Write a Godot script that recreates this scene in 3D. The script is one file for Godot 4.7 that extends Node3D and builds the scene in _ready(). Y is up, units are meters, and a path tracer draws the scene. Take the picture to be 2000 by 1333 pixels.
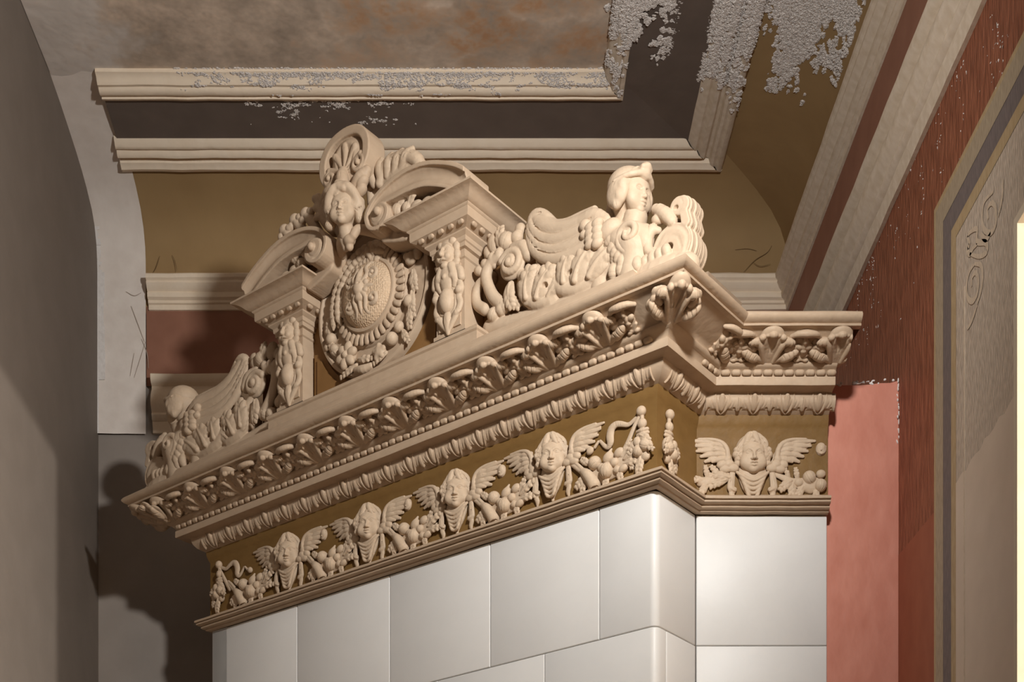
extends Node3D
# An ornate tiled corner stove under a painted, water-damaged ceiling. Metres, y up; the camera stands at the origin, eyes at 1.6 m, looking along -z.
const EYE := 1.6
const ALPHA := 0.6722                                   # how far the stove's long front is turned from the back wall
const FRONT := Vector3(-0.6101, 1.6, -3.3131)           # left end of the stove front, at eye height
const CORNER := Vector3(0.3231, 1.6, -2.5704)           # right end of the stove front
const INNER := Vector3(0.4103, 1.6, -2.6799)            # where the return meets the right-hand wing
const LONG := 1.1927
const WALL_L := -0.958
const WALL_R := 0.7955
const BACK := -3.636
var M := {}
var used := {}
var rng := RandomNumberGenerator.new()


func _ready() -> void:
	rng.seed = 11
	light_and_camera()
	materials()
	room()
	stove()
	ornaments()
	damage()


func light_and_camera() -> void:
	var cam := Camera3D.new()
	cam.name = "camera"
	cam.position = Vector3(0, EYE, 0)
	cam.near = 0.05
	cam.far = 60.0
	cam.projection = Camera3D.PROJECTION_FRUSTUM           # a level camera with a raised lens, as the upright verticals show
	cam.size = 0.05 * 1333.0 / 2800.0
	cam.frustum_offset = Vector2(0.05 * (1000.0 - 930.0) / 2800.0, 0.05 * (2200.0 - 666.5) / 2800.0)
	add_child(cam)
	cam.current = true
	var we := WorldEnvironment.new()
	we.name = "world_environment"
	var env := Environment.new()
	env.background_mode = Environment.BG_COLOR
	env.background_color = Color(0.02, 0.018, 0.015)
	env.tonemap_mode = Environment.TONE_MAPPER_LINEAR
	env.tonemap_exposure = 1.0
	env.sdfgi_enabled = true
	env.ssao_enabled = true
	env.ssil_enabled = true
	we.environment = env
	add_child(we)
	lamp("clip_lamp", Vector3(0.36, EYE + 1.6, -1.5), Color(1.0, 0.995, 0.985), 2.3, 0.05, "reflector lamp hanging in front of the stove, turned towards the pediment", Vector3(-0.62, -0.02, -0.78))
	lamp("pendant_lamp", Vector3(2.45, EYE + 1.12, -0.97), Color(1.0, 0.985, 0.96), 8.0, 0.02, "bare bulb hanging on a cord in the next room beyond the doorway")


func lamp(called: String, at: Vector3, tint: Color, power: float, size: float, label: String, aim := Vector3.ZERO) -> void:
	var o := thing(called, label, "lamp", Transform3D(Basis(), at))
	var m := mat(tint, 0.5)
	m.emission_enabled = true
	m.emission = tint
	m.emission_energy_multiplier = 2.0
	var s := SphereMesh.new()
	s.radius = size
	s.height = size * 2.0
	put("bulb", s, m, o)
	var c := CylinderMesh.new()
	c.top_radius = 0.02
	c.bottom_radius = 0.026
	c.height = 0.06
	put("bulb_holder", c, mat(Color(0.1, 0.08, 0.06), 0.5), o, Transform3D(Basis(), Vector3(0, size + 0.025, 0)))
	var d := CylinderMesh.new()
	d.top_radius = 0.004
	d.bottom_radius = 0.004
	d.height = 4.0 - at.y - size
	put("cord", d, mat(Color(0.1, 0.08, 0.06), 0.6), o, Transform3D(Basis(), Vector3(0, size + d.height * 0.5, 0)))
	var l: Light3D
	if aim == Vector3.ZERO:
		var omni := OmniLight3D.new()
		omni.omni_range = 12.0
		omni.omni_attenuation = 2.0
		l = omni
	else:
		var dir := aim.normalized()
		var x := Vector3.UP.cross(-dir).normalized()
		var facing := Basis(x, (-dir).cross(x), -dir)
		put("reflector", lathe([[0.115, 0.02], [0.108, 0.035], [0.085, 0.065], [0.05, 0.09], [0.02, 0.10], [0.0001, 0.10]], 32), mat(Color(0.75, 0.75, 0.72), 0.4), o, Transform3D(facing, Vector3.ZERO))
		var spot := SpotLight3D.new()
		spot.spot_range = 12.0
		spot.spot_attenuation = 2.0
		spot.spot_angle = 84.0
		spot.spot_angle_attenuation = 1.0
		spot.basis = facing
		l = spot
	l.name = "glow"
	l.light_color = tint
	l.light_energy = power
	l.light_size = size
	l.shadow_enabled = true
	o.add_child(l)


# ---------------------------------------------------------------- naming and placing

func numbered(called: String) -> String:
	used[called] = used.get(called, -1) + 1
	return called if used[called] == 0 else "%s_%03d" % [called, used[called]]


func tag(o: Node3D, label: String, category := "", group := "") -> void:
	if label:
		o.set_meta("label", label)
	if category:
		o.set_meta("category", category)
	if group:
		o.set_meta("group", group)


func thing(called: String, label: String, category: String, at: Transform3D, group := "") -> Node3D:
	var o := Node3D.new()
	o.name = numbered(called)
	add_child(o)
	o.transform = at
	tag(o, label, category, group)
	return o


func put(called: String, m: Mesh, material: Material, parent: Node3D = self, at := Transform3D()) -> MeshInstance3D:
	var o := MeshInstance3D.new()
	o.mesh = m
	for i in m.get_surface_count():
		if m is ArrayMesh:
			m.surface_set_material(i, material)
		else:
			o.set_surface_override_material(i, material)
	o.name = numbered(called) if parent == self else called
	parent.add_child(o, true)
	o.transform = at
	return o




func put2(called: String, m: Mesh, material: Material, parent: Node3D, at := Transform3D()) -> MeshInstance3D:
	var o := MeshInstance3D.new()                           # a shared mesh with this instance's own material
	o.mesh = m
	for i in m.get_surface_count():
		o.set_surface_override_material(i, material)
	o.name = called
	parent.add_child(o, true)
	o.transform = at
	return o


func struct(called: String, m: Mesh, material: Material, label := "") -> MeshInstance3D:
	var o := put(called, m, material)
	o.set_meta("kind", "structure")
	if label:
		o.set_meta("label", label)
	return o


func copy(o: Node3D, at: Transform3D, label: String, group := "") -> Node3D:
	var c: Node3D = o.duplicate()
	c.name = numbered(str(o.name).trim_suffix("_" + str(o.name).get_slice("_", str(o.name).get_slice_count("_") - 1)) if str(o.name).right(3).is_valid_int() else str(o.name))
	add_child(c)
	c.transform = at
	tag(c, label, "", group)
	return c


func front_at(u: float, v: float, w: float, k := 1.0) -> Transform3D:      # u along the front from its left end, v above the eye, w out of it
	var b := Basis(Vector3.UP, -ALPHA)
	return Transform3D(b.scaled(Vector3.ONE * k), FRONT + b * Vector3(u, v, w))


func return_at(u: float, v: float, w: float) -> Transform3D:
	var b := Basis(Vector3.UP, PI / 2 - ALPHA)
	return Transform3D(b, CORNER + b * Vector3(u, v, w))


func wing_at(u: float, v: float, w: float) -> Transform3D:
	return Transform3D(Basis(), INNER + Vector3(u, v, w))


# ---------------------------------------------------------------- materials

func noise(freq: float, octaves := 4, seed_ := 1, kind := FastNoiseLite.TYPE_SIMPLEX_SMOOTH) -> FastNoiseLite:
	var n := FastNoiseLite.new()
	n.noise_type = kind
	n.frequency = freq
	n.fractal_octaves = octaves
	n.seed = seed_
	return n


func ntex(freq: float, a: Color, b: Color, seed_ := 1, octaves := 4, size := 256) -> NoiseTexture2D:
	var t := NoiseTexture2D.new()
	t.width = size
	t.height = size
	t.seamless = true
	t.noise = noise(freq, octaves, seed_)
	var g := Gradient.new()
	g.set_color(0, a)
	g.set_color(1, b)
	t.color_ramp = g
	return t


func mat(c: Color, rough := 0.7) -> StandardMaterial3D:
	var m := StandardMaterial3D.new()
	m.albedo_color = c
	m.roughness = rough
	m.metallic_specular = 0.28
	return m


func mottled(a: Color, b: Color, rough: float, scale_ := Vector3(4, 4, 4), freq := 0.02, seed_ := 1, bump := 0.0, bump_freq := 0.06) -> StandardMaterial3D:
	var m := mat(Color.WHITE, rough)
	m.albedo_texture = ntex(freq, a, b, seed_)
	m.uv1_triplanar = true
	m.uv1_world_triplanar = true
	m.uv1_scale = scale_
	if bump > 0.0:
		m.heightmap_enabled = true
		m.heightmap_scale = bump
		m.heightmap_texture = ntex(bump_freq, Color.BLACK, Color.WHITE, seed_ + 9, 5)
	return m


func materials() -> void:
	M.clay = mottled(Color8(178, 154, 129), Color8(191, 168, 143), 0.48, Vector3(5, 5, 5), 0.02, 3, 0.06, 0.05)
	M.clay_light = mottled(Color8(186, 163, 138), Color8(197, 175, 150), 0.5, Vector3(9, 9, 9), 0.02, 4, 0.05, 0.05)
	M.brown = mottled(Color8(116, 87, 48), Color8(129, 99, 58), 0.5, Vector3(5, 5, 5), 0.02, 5, 0.06, 0.04)
	M.brown_gloss = mottled(Color8(126, 92, 54), Color8(142, 106, 66), 0.3, Vector3(5, 5, 5), 0.02, 6)
	M.glaze = mottled(Color8(218, 216, 212), Color8(226, 224, 220), 0.42, Vector3(2, 2, 2), 0.01, 7, 0.05, 0.008)
	M.glaze.metallic_specular = 0.4
	M.joint = mat(Color8(120, 100, 80), 0.9)
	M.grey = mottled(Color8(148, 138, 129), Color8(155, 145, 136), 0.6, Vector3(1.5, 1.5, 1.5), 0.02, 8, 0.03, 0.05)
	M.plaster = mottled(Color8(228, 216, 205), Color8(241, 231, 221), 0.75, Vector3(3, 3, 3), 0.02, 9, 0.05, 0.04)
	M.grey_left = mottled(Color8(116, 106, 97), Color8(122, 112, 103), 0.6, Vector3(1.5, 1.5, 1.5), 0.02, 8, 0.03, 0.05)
	M.white_edge = mottled(Color8(225, 218, 212), Color8(240, 235, 230), 0.8, Vector3(6, 6, 6), 0.03, 10, 0.06, 0.06)
	M.ochre = mottled(Color8(158, 129, 90), Color8(168, 139, 98), 0.65, Vector3(1.4, 1.4, 1.4), 0.02, 11, 0.08, 0.05)
	M.maroon = mottled(Color8(146, 102, 83), Color8(157, 112, 92), 0.6, Vector3(2, 2, 2), 0.02, 12, 0.05, 0.05)
	M.cream = mottled(Color8(236, 216, 190), Color8(244, 227, 204), 0.6, Vector3(3, 3, 3), 0.02, 13, 0.1, 0.05)
	M.old_cream = mottled(Color8(206, 188, 164), Color8(232, 218, 200), 0.65, Vector3(5, 5, 5), 0.03, 14, 0.02, 0.06)
	M.slate = mottled(Color8(104, 92, 84), Color8(114, 101, 92), 0.55, Vector3(2, 2, 2), 0.02, 15, 0.05, 0.05)
	M.pink = mottled(Color8(202, 132, 112), Color8(215, 147, 127), 0.42, Vector3(4, 2, 4), 0.02, 16, 0.08, 0.03)
	M.russet = mottled(Color8(116, 67, 46), Color8(170, 108, 82), 0.5, Vector3(10, 1.6, 10), 0.03, 17, 0.2, 0.06)
	M.panel = mottled(Color8(166, 152, 137), Color8(220, 203, 185), 0.6, Vector3(16, 3, 16), 0.05, 18, 0.1, 0.06)
	M.panel_clean = mottled(Color8(208, 191, 173), Color8(216, 199, 181), 0.55, Vector3(2, 2, 2), 0.02, 19)
	M.panel_edge = mottled(Color8(170, 146, 110), Color8(186, 164, 130), 0.6, Vector3(9, 3, 9), 0.04, 20)
	M.panel_band = mottled(Color8(152, 137, 116), Color8(184, 167, 142), 0.6, Vector3(16, 3, 16), 0.05, 21)
	M.panel_dark = mottled(Color8(104, 95, 94), Color8(134, 122, 118), 0.6, Vector3(16, 3, 16), 0.05, 22)
	M.line = mat(Color8(52, 44, 42), 0.7)
	M.scroll = mottled(Color8(190, 172, 150), Color8(218, 200, 178), 0.6, Vector3(16, 5, 16), 0.05, 23)
	M.salt = mottled(Color8(238, 226, 216), Color8(250, 243, 237), 0.75, Vector3(20, 20, 20), 0.05, 24, 0.4, 0.08)
	M.reveal = mottled(Color8(214, 200, 178), Color8(224, 211, 190), 0.6, Vector3(3, 3, 3), 0.02, 25)
	M.dark = mat(Color8(60, 48, 38), 0.9)


# ---------------------------------------------------------------- mesh helpers

func ax(v: PackedVector3Array, n: PackedVector3Array, idx: PackedInt32Array, uv := PackedVector2Array()) -> ArrayMesh:
	var a := []
	a.resize(Mesh.ARRAY_MAX)
	a[Mesh.ARRAY_VERTEX] = v
	a[Mesh.ARRAY_NORMAL] = n
	a[Mesh.ARRAY_INDEX] = idx
	if uv.size():
		a[Mesh.ARRAY_TEX_UV] = uv
	var m := ArrayMesh.new()
	m.add_surface_from_arrays(Mesh.PRIMITIVE_TRIANGLES, a)
	return m


func quad(st: SurfaceTool, a: Vector3, b: Vector3, c: Vector3, d: Vector3) -> void:      # clockwise seen from the front
	for p: Vector3 in [a, b, c, a, c, d]:
		st.add_vertex(p)


func begin(smooth := false) -> SurfaceTool:
	var st := SurfaceTool.new()
	st.begin(Mesh.PRIMITIVE_TRIANGLES)
	st.set_smooth_group(0 if smooth else -1)
	return st


func done(st: SurfaceTool) -> ArrayMesh:
	st.generate_normals()
	return st.commit()


func add_box(st: SurfaceTool, lo: Vector3, hi: Vector3) -> void:
	var p := []
	for i in 8:
		p.append(Vector3(hi.x if i & 1 else lo.x, hi.y if i & 2 else lo.y, hi.z if i & 4 else lo.z))
	for f in [[4, 6, 7, 5], [1, 3, 2, 0], [0, 2, 6, 4], [5, 7, 3, 1], [6, 2, 3, 7], [0, 4, 5, 1]]:
		quad(st, p[f[0]], p[f[1]], p[f[2]], p[f[3]])


func box_mesh(lo: Vector3, hi: Vector3) -> ArrayMesh:
	var st := begin()
	add_box(st, lo, hi)
	return done(st)


func slab_mesh(poly: PackedVector2Array, z0: float, z1: float, x := Vector3.RIGHT, y := Vector3.UP, z := Vector3.BACK) -> ArrayMesh:      # a flat outline given thickness
	var st := begin()
	var tri := Geometry2D.triangulate_polygon(poly)
	var ccw := not Geometry2D.is_polygon_clockwise(poly)
	var at := func(p: Vector2, h: float) -> Vector3: return x * p.x + y * p.y + z * h
	for i in range(0, tri.size(), 3):
		var a := poly[tri[i]]
		var b := poly[tri[i + 1]]
		var c := poly[tri[i + 2]]
		if (b - a).cross(c - a) > 0:
			var t := b
			b = c
			c = t
		for p: Vector2 in [a, b, c]:
			st.add_vertex(at.call(p, z1))
		for p: Vector2 in [a, c, b]:
			st.add_vertex(at.call(p, z0))
	for i in poly.size():
		var a := poly[i]
		var b := poly[(i + 1) % poly.size()]
		if not ccw:
			var t := a
			a = b
			b = t
		quad(st, at.call(a, z0), at.call(a, z1), at.call(b, z1), at.call(b, z0))
	return done(st)


# A moulding: the profile (how far out, how high) drawn along a path on plan (x, z), mitred at its corners. Out is to the left of travel seen from above with z down the page.
func sweep(profile: Array, path: Array, wobble := 0.0, caps := true, step := 0.06, seed_ := 3, first := Vector2.ZERO, last := Vector2.ZERO) -> ArrayMesh:
	var pr := PackedVector2Array()
	for p in profile:
		pr.append(Vector2(p[0], p[1]))
	var np := pr.size()
	var pn := []                                             # a normal at each end of each profile segment
	for i in np - 1:
		var d := (pr[i + 1] - pr[i]).normalized()
		pn.append(Vector2(-d.y, d.x))
	var sgn := 1.0
	var area := 0.0
	for i in np - 1:
		area += pr[i].x * pr[i + 1].y - pr[i + 1].x * pr[i].y
	var up := pr[np - 1].y > pr[0].y
	sgn = -1.0 if up else 1.0
	var v := PackedVector3Array()
	var nn := PackedVector3Array()
	var idx := PackedInt32Array()
	var nz := noise(9.0, 2, seed_)
	var segs := path.size() - 1
	var along := 0.0
	for s in segs:
		var a: Vector2 = path[s]
		var b: Vector2 = path[s + 1]
		var dir := (b - a).normalized()
		var out := Vector2(-dir.y, dir.x)
		var m0 := out
		var m1 := out
		if s > 0:
			m0 = mitre((a - (path[s - 1] as Vector2)).normalized(), dir)
		if s == 0 and first != Vector2.ZERO:
			m0 = first
		if s == segs - 1 and last != Vector2.ZERO:
			m1 = last
		if s < segs - 1:
			m1 = mitre(dir, ((path[s + 2] as Vector2) - b).normalized())
		var n := maxi(1, int(ceil((b - a).length() / step))) if wobble > 0.0 else 1
		for i in np - 1:
			var na: Vector2 = pn[i]
			var nb: Vector2 = pn[i]
			if i > 0 and (pn[i - 1] as Vector2).dot(pn[i]) > 0.72:
				na = (na + pn[i - 1]).normalized()
			if i < np - 2 and (pn[i + 1] as Vector2).dot(pn[i]) > 0.72:
				nb = (nb + pn[i + 1]).normalized()
			na *= sgn
			nb *= sgn
			var base := v.size()
			for k in n + 1:
				var t := float(k) / n
				for e in 2:
					var q: Vector2 = pr[i + e]
					var w := nz.get_noise_2d(along + (b - a).length() * t, q.y * 3.0) * wobble if wobble > 0.0 else 0.0
					var p := a.lerp(b, t) + m0.lerp(m1, t) * (q.x + w)
					v.append(Vector3(p.x, q.y + w, p.y))
					var g: Vector2 = nb if e else na
					nn.append(Vector3(out.x * g.x, g.y, out.y * g.x).normalized())
			for k in n:
				var o := base + k * 2
				if up:
					idx.append_array([o, o + 1, o + 3, o, o + 3, o + 2])
				else:
					idx.append_array([o, o + 3, o + 1, o, o + 2, o + 3])
		along += (b - a).length()
	if caps:
		var tri := Geometry2D.triangulate_polygon(pr)
		for e in 2:
			if (first if e == 0 else last) != Vector2.ZERO:
				continue
			var a: Vector2 = path[0] if e == 0 else path[segs]
			var dir := ((path[1] as Vector2) - (path[0] as Vector2)).normalized() if e == 0 else ((path[segs] as Vector2) - (path[segs - 1] as Vector2)).normalized()
			var out := Vector2(-dir.y, dir.x)
			var base := v.size()
			for q in pr:
				v.append(Vector3(a.x + out.x * q.x, q.y, a.y + out.y * q.x))
				nn.append(Vector3(dir.x, 0, dir.y) * (-1.0 if e == 0 else 1.0))
			for i in range(0, tri.size(), 3):
				var t := [tri[i], tri[i + 1], tri[i + 2]]
				var cw := (pr[t[1]] - pr[t[0]]).cross(pr[t[2]] - pr[t[0]]) < 0
				if cw == (e == 1):
					t = [t[0], t[2], t[1]]
				for j in t:
					idx.append(base + j)
	return ax(v, nn, idx)


func mitre(d0: Vector2, d1: Vector2) -> Vector2:
	var n0 := Vector2(-d0.y, d0.x)
	var n1 := Vector2(-d1.y, d1.x)
	var s := n0 + n1
	return s / (1.0 + n0.dot(n1))


func lifted(profile: Array, h: float) -> Array:
	var r := []
	for p in profile:
		r.append([p[0], p[1] + h])
	return r


func lathe(profile: Array, n := 48, turn := TAU) -> ArrayMesh:                       # [radius, height] turned about z
	var v := PackedVector3Array()
	var nn := PackedVector3Array()
	var idx := PackedInt32Array()
	for i in profile.size() - 1:
		var a := Vector2(profile[i][0], profile[i][1])
		var b := Vector2(profile[i + 1][0], profile[i + 1][1])
		var d := (b - a).normalized()
		var na := Vector2(d.y, -d.x)
		var nb := na
		if i > 0:
			var e := (a - Vector2(profile[i - 1][0], profile[i - 1][1])).normalized()
			if e.dot(d) > 0.75:
				na = (na + Vector2(e.y, -e.x)).normalized()
		if i < profile.size() - 2:
			var e := (Vector2(profile[i + 2][0], profile[i + 2][1]) - b).normalized()
			if e.dot(d) > 0.75:
				nb = (nb + Vector2(e.y, -e.x)).normalized()
		var base := v.size()
		for k in n + 1:
			var t := turn * k / n
			v.append(Vector3(a.x * cos(t), a.x * sin(t), a.y))
			v.append(Vector3(b.x * cos(t), b.x * sin(t), b.y))
			nn.append(Vector3(na.x * cos(t), na.x * sin(t), na.y))
			nn.append(Vector3(nb.x * cos(t), nb.x * sin(t), nb.y))
		for k in n:
			var o := base + k * 2
			idx.append_array([o, o + 1, o + 3, o, o + 3, o + 2])
	return ax(v, nn, idx)


# ---------------------------------------------------------------- modelling: rounded forms joined in a distance field and meshed as surface nets. Millimetres.
class Clay:
	var parts := []            # [kind, op, k, PackedFloat32Array, extra]
	var lo := Vector3(INF, INF, INF)
	var hi := -Vector3(INF, INF, INF)
	var cell := 1.5
	var floor_z := -INF        # nothing is built below this height
	var vertices := PackedVector3Array()
	var normals := PackedVector3Array()
	var indices := PackedInt32Array()

	func _init(c: float, f := -INF) -> void:
		cell = c
		floor_z = f

	func grow_(p: Vector3, r: Vector3) -> void:
		lo = lo.min(p - r)
		hi = hi.max(p + r)

	static func smooth_line(p: Array, n: int) -> PackedFloat32Array:
		var o := PackedFloat32Array()
		var c := p.size() / 4
		for i in c - 1:
			for s in n:
				var t := float(s) / n
				for j in 4:
					var p1: float = p[i * 4 + j]
					var p2: float = p[i * 4 + 4 + j]
					var p0: float = p[(i - 1) * 4 + j] if i > 0 else 2 * p1 - p2
					var p3: float = p[(i + 2) * 4 + j] if i < c - 2 else 2 * p2 - p1
					o.append(0.5 * (2 * p1 + (p2 - p0) * t + (2 * p0 - 5 * p1 + 4 * p2 - p3) * t * t + (3 * p1 - p0 - 3 * p2 + p3) * t * t * t))
		for j in 4:
			o.append(p[c * 4 - 4 + j])
		return o

	# a line of x, y, z, radius; flat > 1 presses it thin in z, flat < 1 draws it out in z
	func tube(p: Array, k := 1.5, flat := 1.0, sub := 3, op := 0) -> Clay:
		var q := smooth_line(p, sub if p.size() > 8 else 1)
		parts.append([0, op, k, q, flat])
		if op == 0:
			for i in range(0, q.size(), 4):
				grow_(Vector3(q[i], q[i + 1], q[i + 2]), Vector3(q[i + 3], q[i + 3], q[i + 3] / flat))
		return self

	func cut(p: Array, k := 1.0, flat := 1.0, sub := 3) -> Clay:
		return tube(p, k, flat, sub, 1)

	# the same line as a wall standing from z0 to z1 with a rounded edge
	func band(p: Array, z0: float, z1: float, edge := 1.5, k := 1.0, sub := 4, op := 0) -> Clay:
		var q := PackedFloat32Array()
		var full := []
		for i in range(0, p.size(), 3):
			full.append_array([p[i], p[i + 1], 0.0, p[i + 2]])
		q = smooth_line(full, sub if full.size() > 8 else 1)
		parts.append([2, op, k, q, Vector3(z0, z1, edge)])
		if op == 0:
			for i in range(0, q.size(), 4):
				grow_(Vector3(q[i], q[i + 1], (z0 + z1) * 0.5), Vector3(q[i + 3], q[i + 3], (z1 - z0) * 0.5))
		return self

	func ball(x: float, y: float, z: float, rx: float, ry: float, rz: float, turn := 0.0, k := 1.5, op := 0, tilt := 0.0) -> Clay:
		var b := Basis(Vector3.BACK, deg_to_rad(turn)) * Basis(Vector3.RIGHT, deg_to_rad(tilt))
		parts.append([1, op, k, PackedFloat32Array([x, y, z, rx, ry, rz]), b])
		if op == 0:
			var e := Vector3()
			for i in 3:
				e[i] = sqrt(pow(b.x[i] * rx, 2) + pow(b.y[i] * ry, 2) + pow(b.z[i] * rz, 2))
			grow_(Vector3(x, y, z), e)
		return self

	func dent(x: float, y: float, z: float, rx: float, ry: float, rz: float, turn := 0.0, k := 1.5) -> Clay:
		return ball(x, y, z, rx, ry, rz, turn, k, 1)

	func mirrored() -> Clay:                                 # adds the same forms again on the other side of x = 0
		for p in parts.duplicate():
			var q: PackedFloat32Array = p[3].duplicate()
			if p[0] == 1:
				q[0] = -q[0]
				var b: Basis = p[4]
				var f := Basis(Vector3(-1, 0, 0), Vector3(0, 1, 0), Vector3(0, 0, 1))
				parts.append([1, p[1], p[2], q, f * b])
			else:
				for i in range(0, q.size(), 4):
					q[i] = -q[i]
				parts.append([p[0], p[1], p[2], q, p[4]])
		var w := maxf(-lo.x, hi.x)
		lo.x = -w
		hi.x = w
		return self

	func build() -> void:
		var pad := cell * 2.5
		lo -= Vector3.ONE * pad
		hi += Vector3.ONE * pad
		lo.z = maxf(lo.z, floor_z)
		var nx := int((hi.x - lo.x) / cell) + 2
		var ny := int((hi.y - lo.y) / cell) + 2
		var nz := int((hi.z - lo.z) / cell) + 2
		var field := PackedFloat32Array()
		field.resize(nx * ny * nz)
		field.fill(1000.0)
		var tmp := PackedFloat32Array()
		for p in parts:
			var q: PackedFloat32Array = p[3]
			var k: float = maxf(p[2], 0.01)
			var kind: int = p[0]
			var m := k + cell * 1.8
			var a := Vector3(INF, INF, INF)
			var b := -a
			if kind == 1:
				var bs: Basis = p[4]
				for i in 3:
					var e := sqrt(pow(bs.x[i] * q[3], 2) + pow(bs.y[i] * q[4], 2) + pow(bs.z[i] * q[5], 2))
					a[i] = q[i] - e - m
					b[i] = q[i] + e + m
			else:
				for i in range(0, q.size(), 4):
					var c := Vector3(q[i], q[i + 1], q[i + 2])
					var r := Vector3(q[i + 3] + m, q[i + 3] + m, 0)
					if kind == 0:
						r.z = (q[i + 3] + m) / minf(1.0, p[4]) if p[4] < 1.0 else q[i + 3] / p[4] + m
					else:
						c.z = (p[4].x + p[4].y) * 0.5
						r.z = (p[4].y - p[4].x) * 0.5 + m
					a = a.min(c - r)
					b = b.max(c + r)
			var x0 := maxi(0, int(floor((a.x - lo.x) / cell)))
			var y0 := maxi(0, int(floor((a.y - lo.y) / cell)))
			var z0 := maxi(0, int(floor((a.z - lo.z) / cell)))
			var x1 := mini(nx - 1, int(ceil((b.x - lo.x) / cell)))
			var y1 := mini(ny - 1, int(ceil((b.y - lo.y) / cell)))
			var z1 := mini(nz - 1, int(ceil((b.z - lo.z) / cell)))
			if x1 < x0 or y1 < y0 or z1 < z0:
				continue
			var tx := x1 - x0 + 1
			var ty := y1 - y0 + 1
			tmp.resize(tx * ty * (z1 - z0 + 1))
			tmp.fill(1000.0)
			if kind == 1:
				var inv: Basis = (p[4] as Basis).transposed()
				var c := Vector3(q[0], q[1], q[2])
				var r := Vector3(1.0 / q[3], 1.0 / q[4], 1.0 / q[5])
				var n := 0
				for iz in range(z0, z1 + 1):
					for iy in range(y0, y1 + 1):
						for ix in range(x0, x1 + 1):
							var l := inv * (Vector3(lo.x + ix * cell, lo.y + iy * cell, lo.z + iz * cell) - c)
							l *= r
							var k0 := l.length()
							var k1 := (l * r).length()
							tmp[n] = k0 * (k0 - 1.0) / maxf(k1, 0.0001)
							n += 1
			elif kind == 0:
				var flat: float = p[4]
				for i in range(0, q.size() - 4, 4):
					var s := Vector3(q[i], q[i + 1], q[i + 2] * flat)
					var e := Vector3(q[i + 4], q[i + 5], q[i + 6] * flat)
					var d := e - s
					var inv_l := 1.0 / maxf(d.length_squared(), 0.0001)
					var ra := q[i + 3]
					var dr := q[i + 7] - ra
					var rm := maxf(ra, q[i + 7]) + m
					var rz := rm / flat if flat < 1.0 else maxf(ra, q[i + 7]) / flat + m
					var sx0 := maxi(x0, int(floor((minf(s.x, e.x) - rm - lo.x) / cell)))
					var sx1 := mini(x1, int(ceil((maxf(s.x, e.x) + rm - lo.x) / cell)))
					var sy0 := maxi(y0, int(floor((minf(s.y, e.y) - rm - lo.y) / cell)))
					var sy1 := mini(y1, int(ceil((maxf(s.y, e.y) + rm - lo.y) / cell)))
					var sz0 := maxi(z0, int(floor((minf(q[i + 2], q[i + 6]) - rz - lo.z) / cell)))
					var sz1 := mini(z1, int(ceil((maxf(q[i + 2], q[i + 6]) + rz - lo.z) / cell)))
					for iz in range(sz0, sz1 + 1):
						for iy in range(sy0, sy1 + 1):
							var n := ((iz - z0) * ty + iy - y0) * tx + sx0 - x0
							for ix in range(sx0, sx1 + 1):
								var w := Vector3(lo.x + ix * cell, lo.y + iy * cell, (lo.z + iz * cell) * flat) - s
								var t := clampf(w.dot(d) * inv_l, 0.0, 1.0)
								var g := (w - d * t).length() - ra - dr * t
								if g < tmp[n]:
									tmp[n] = g
								n += 1
			else:
				var zz: Vector3 = p[4]
				var flat2 := PackedFloat32Array()
				flat2.resize(tx * ty)
				flat2.fill(1000.0)
				for i in range(0, q.size() - 4, 4):
					var s := Vector2(q[i], q[i + 1])
					var d := Vector2(q[i + 4], q[i + 5]) - s
					var inv_l := 1.0 / maxf(d.length_squared(), 0.0001)
					var ra := q[i + 3]
					var dr := q[i + 7] - ra
					var rm := maxf(ra, q[i + 7]) + m
					var sx0 := maxi(x0, int(floor((minf(s.x, s.x + d.x) - rm - lo.x) / cell)))
					var sx1 := mini(x1, int(ceil((maxf(s.x, s.x + d.x) + rm - lo.x) / cell)))
					var sy0 := maxi(y0, int(floor((minf(s.y, s.y + d.y) - rm - lo.y) / cell)))
					var sy1 := mini(y1, int(ceil((maxf(s.y, s.y + d.y) + rm - lo.y) / cell)))
					for iy in range(sy0, sy1 + 1):
						var n := (iy - y0) * tx + sx0 - x0
						for ix in range(sx0, sx1 + 1):
							var w := Vector2(lo.x + ix * cell, lo.y + iy * cell) - s
							var t := clampf(w.dot(d) * inv_l, 0.0, 1.0)
							var g := (w - d * t).length() - ra - dr * t
							if g < flat2[n]:
								flat2[n] = g
							n += 1
				var n := 0
				for iz in range(z0, z1 + 1):
					var z := lo.z + iz * cell
					var dz := absf(z - (zz.x + zz.y) * 0.5) - (zz.y - zz.x) * 0.5 + zz.z
					for i in tx * ty:
						var dx := flat2[i] + zz.z
						tmp[n] = minf(maxf(dx, dz), 0.0) + sqrt(pow(maxf(dx, 0.0), 2) + pow(maxf(dz, 0.0), 2)) - zz.z
						n += 1
			var j := 0
			var minus: bool = p[1] == 1
			var ik := 1.0 / k
			for iz in range(z0, z1 + 1):
				for iy in range(y0, y1 + 1):
					var n := (iz * ny + iy) * nx + x0
					for ix in tx:
						var g := tmp[j]
						var f := field[n]
						if minus:
							g = -g
							if g > f - k:
								var h := maxf(k - absf(f - g), 0.0) * ik
								field[n] = maxf(f, g) + h * h * k * 0.25
						elif g < f + k:
							var h := maxf(k - absf(f - g), 0.0) * ik
							field[n] = minf(f, g) - h * h * k * 0.25
						n += 1
						j += 1
		nets(field, nx, ny, nz)

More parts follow.
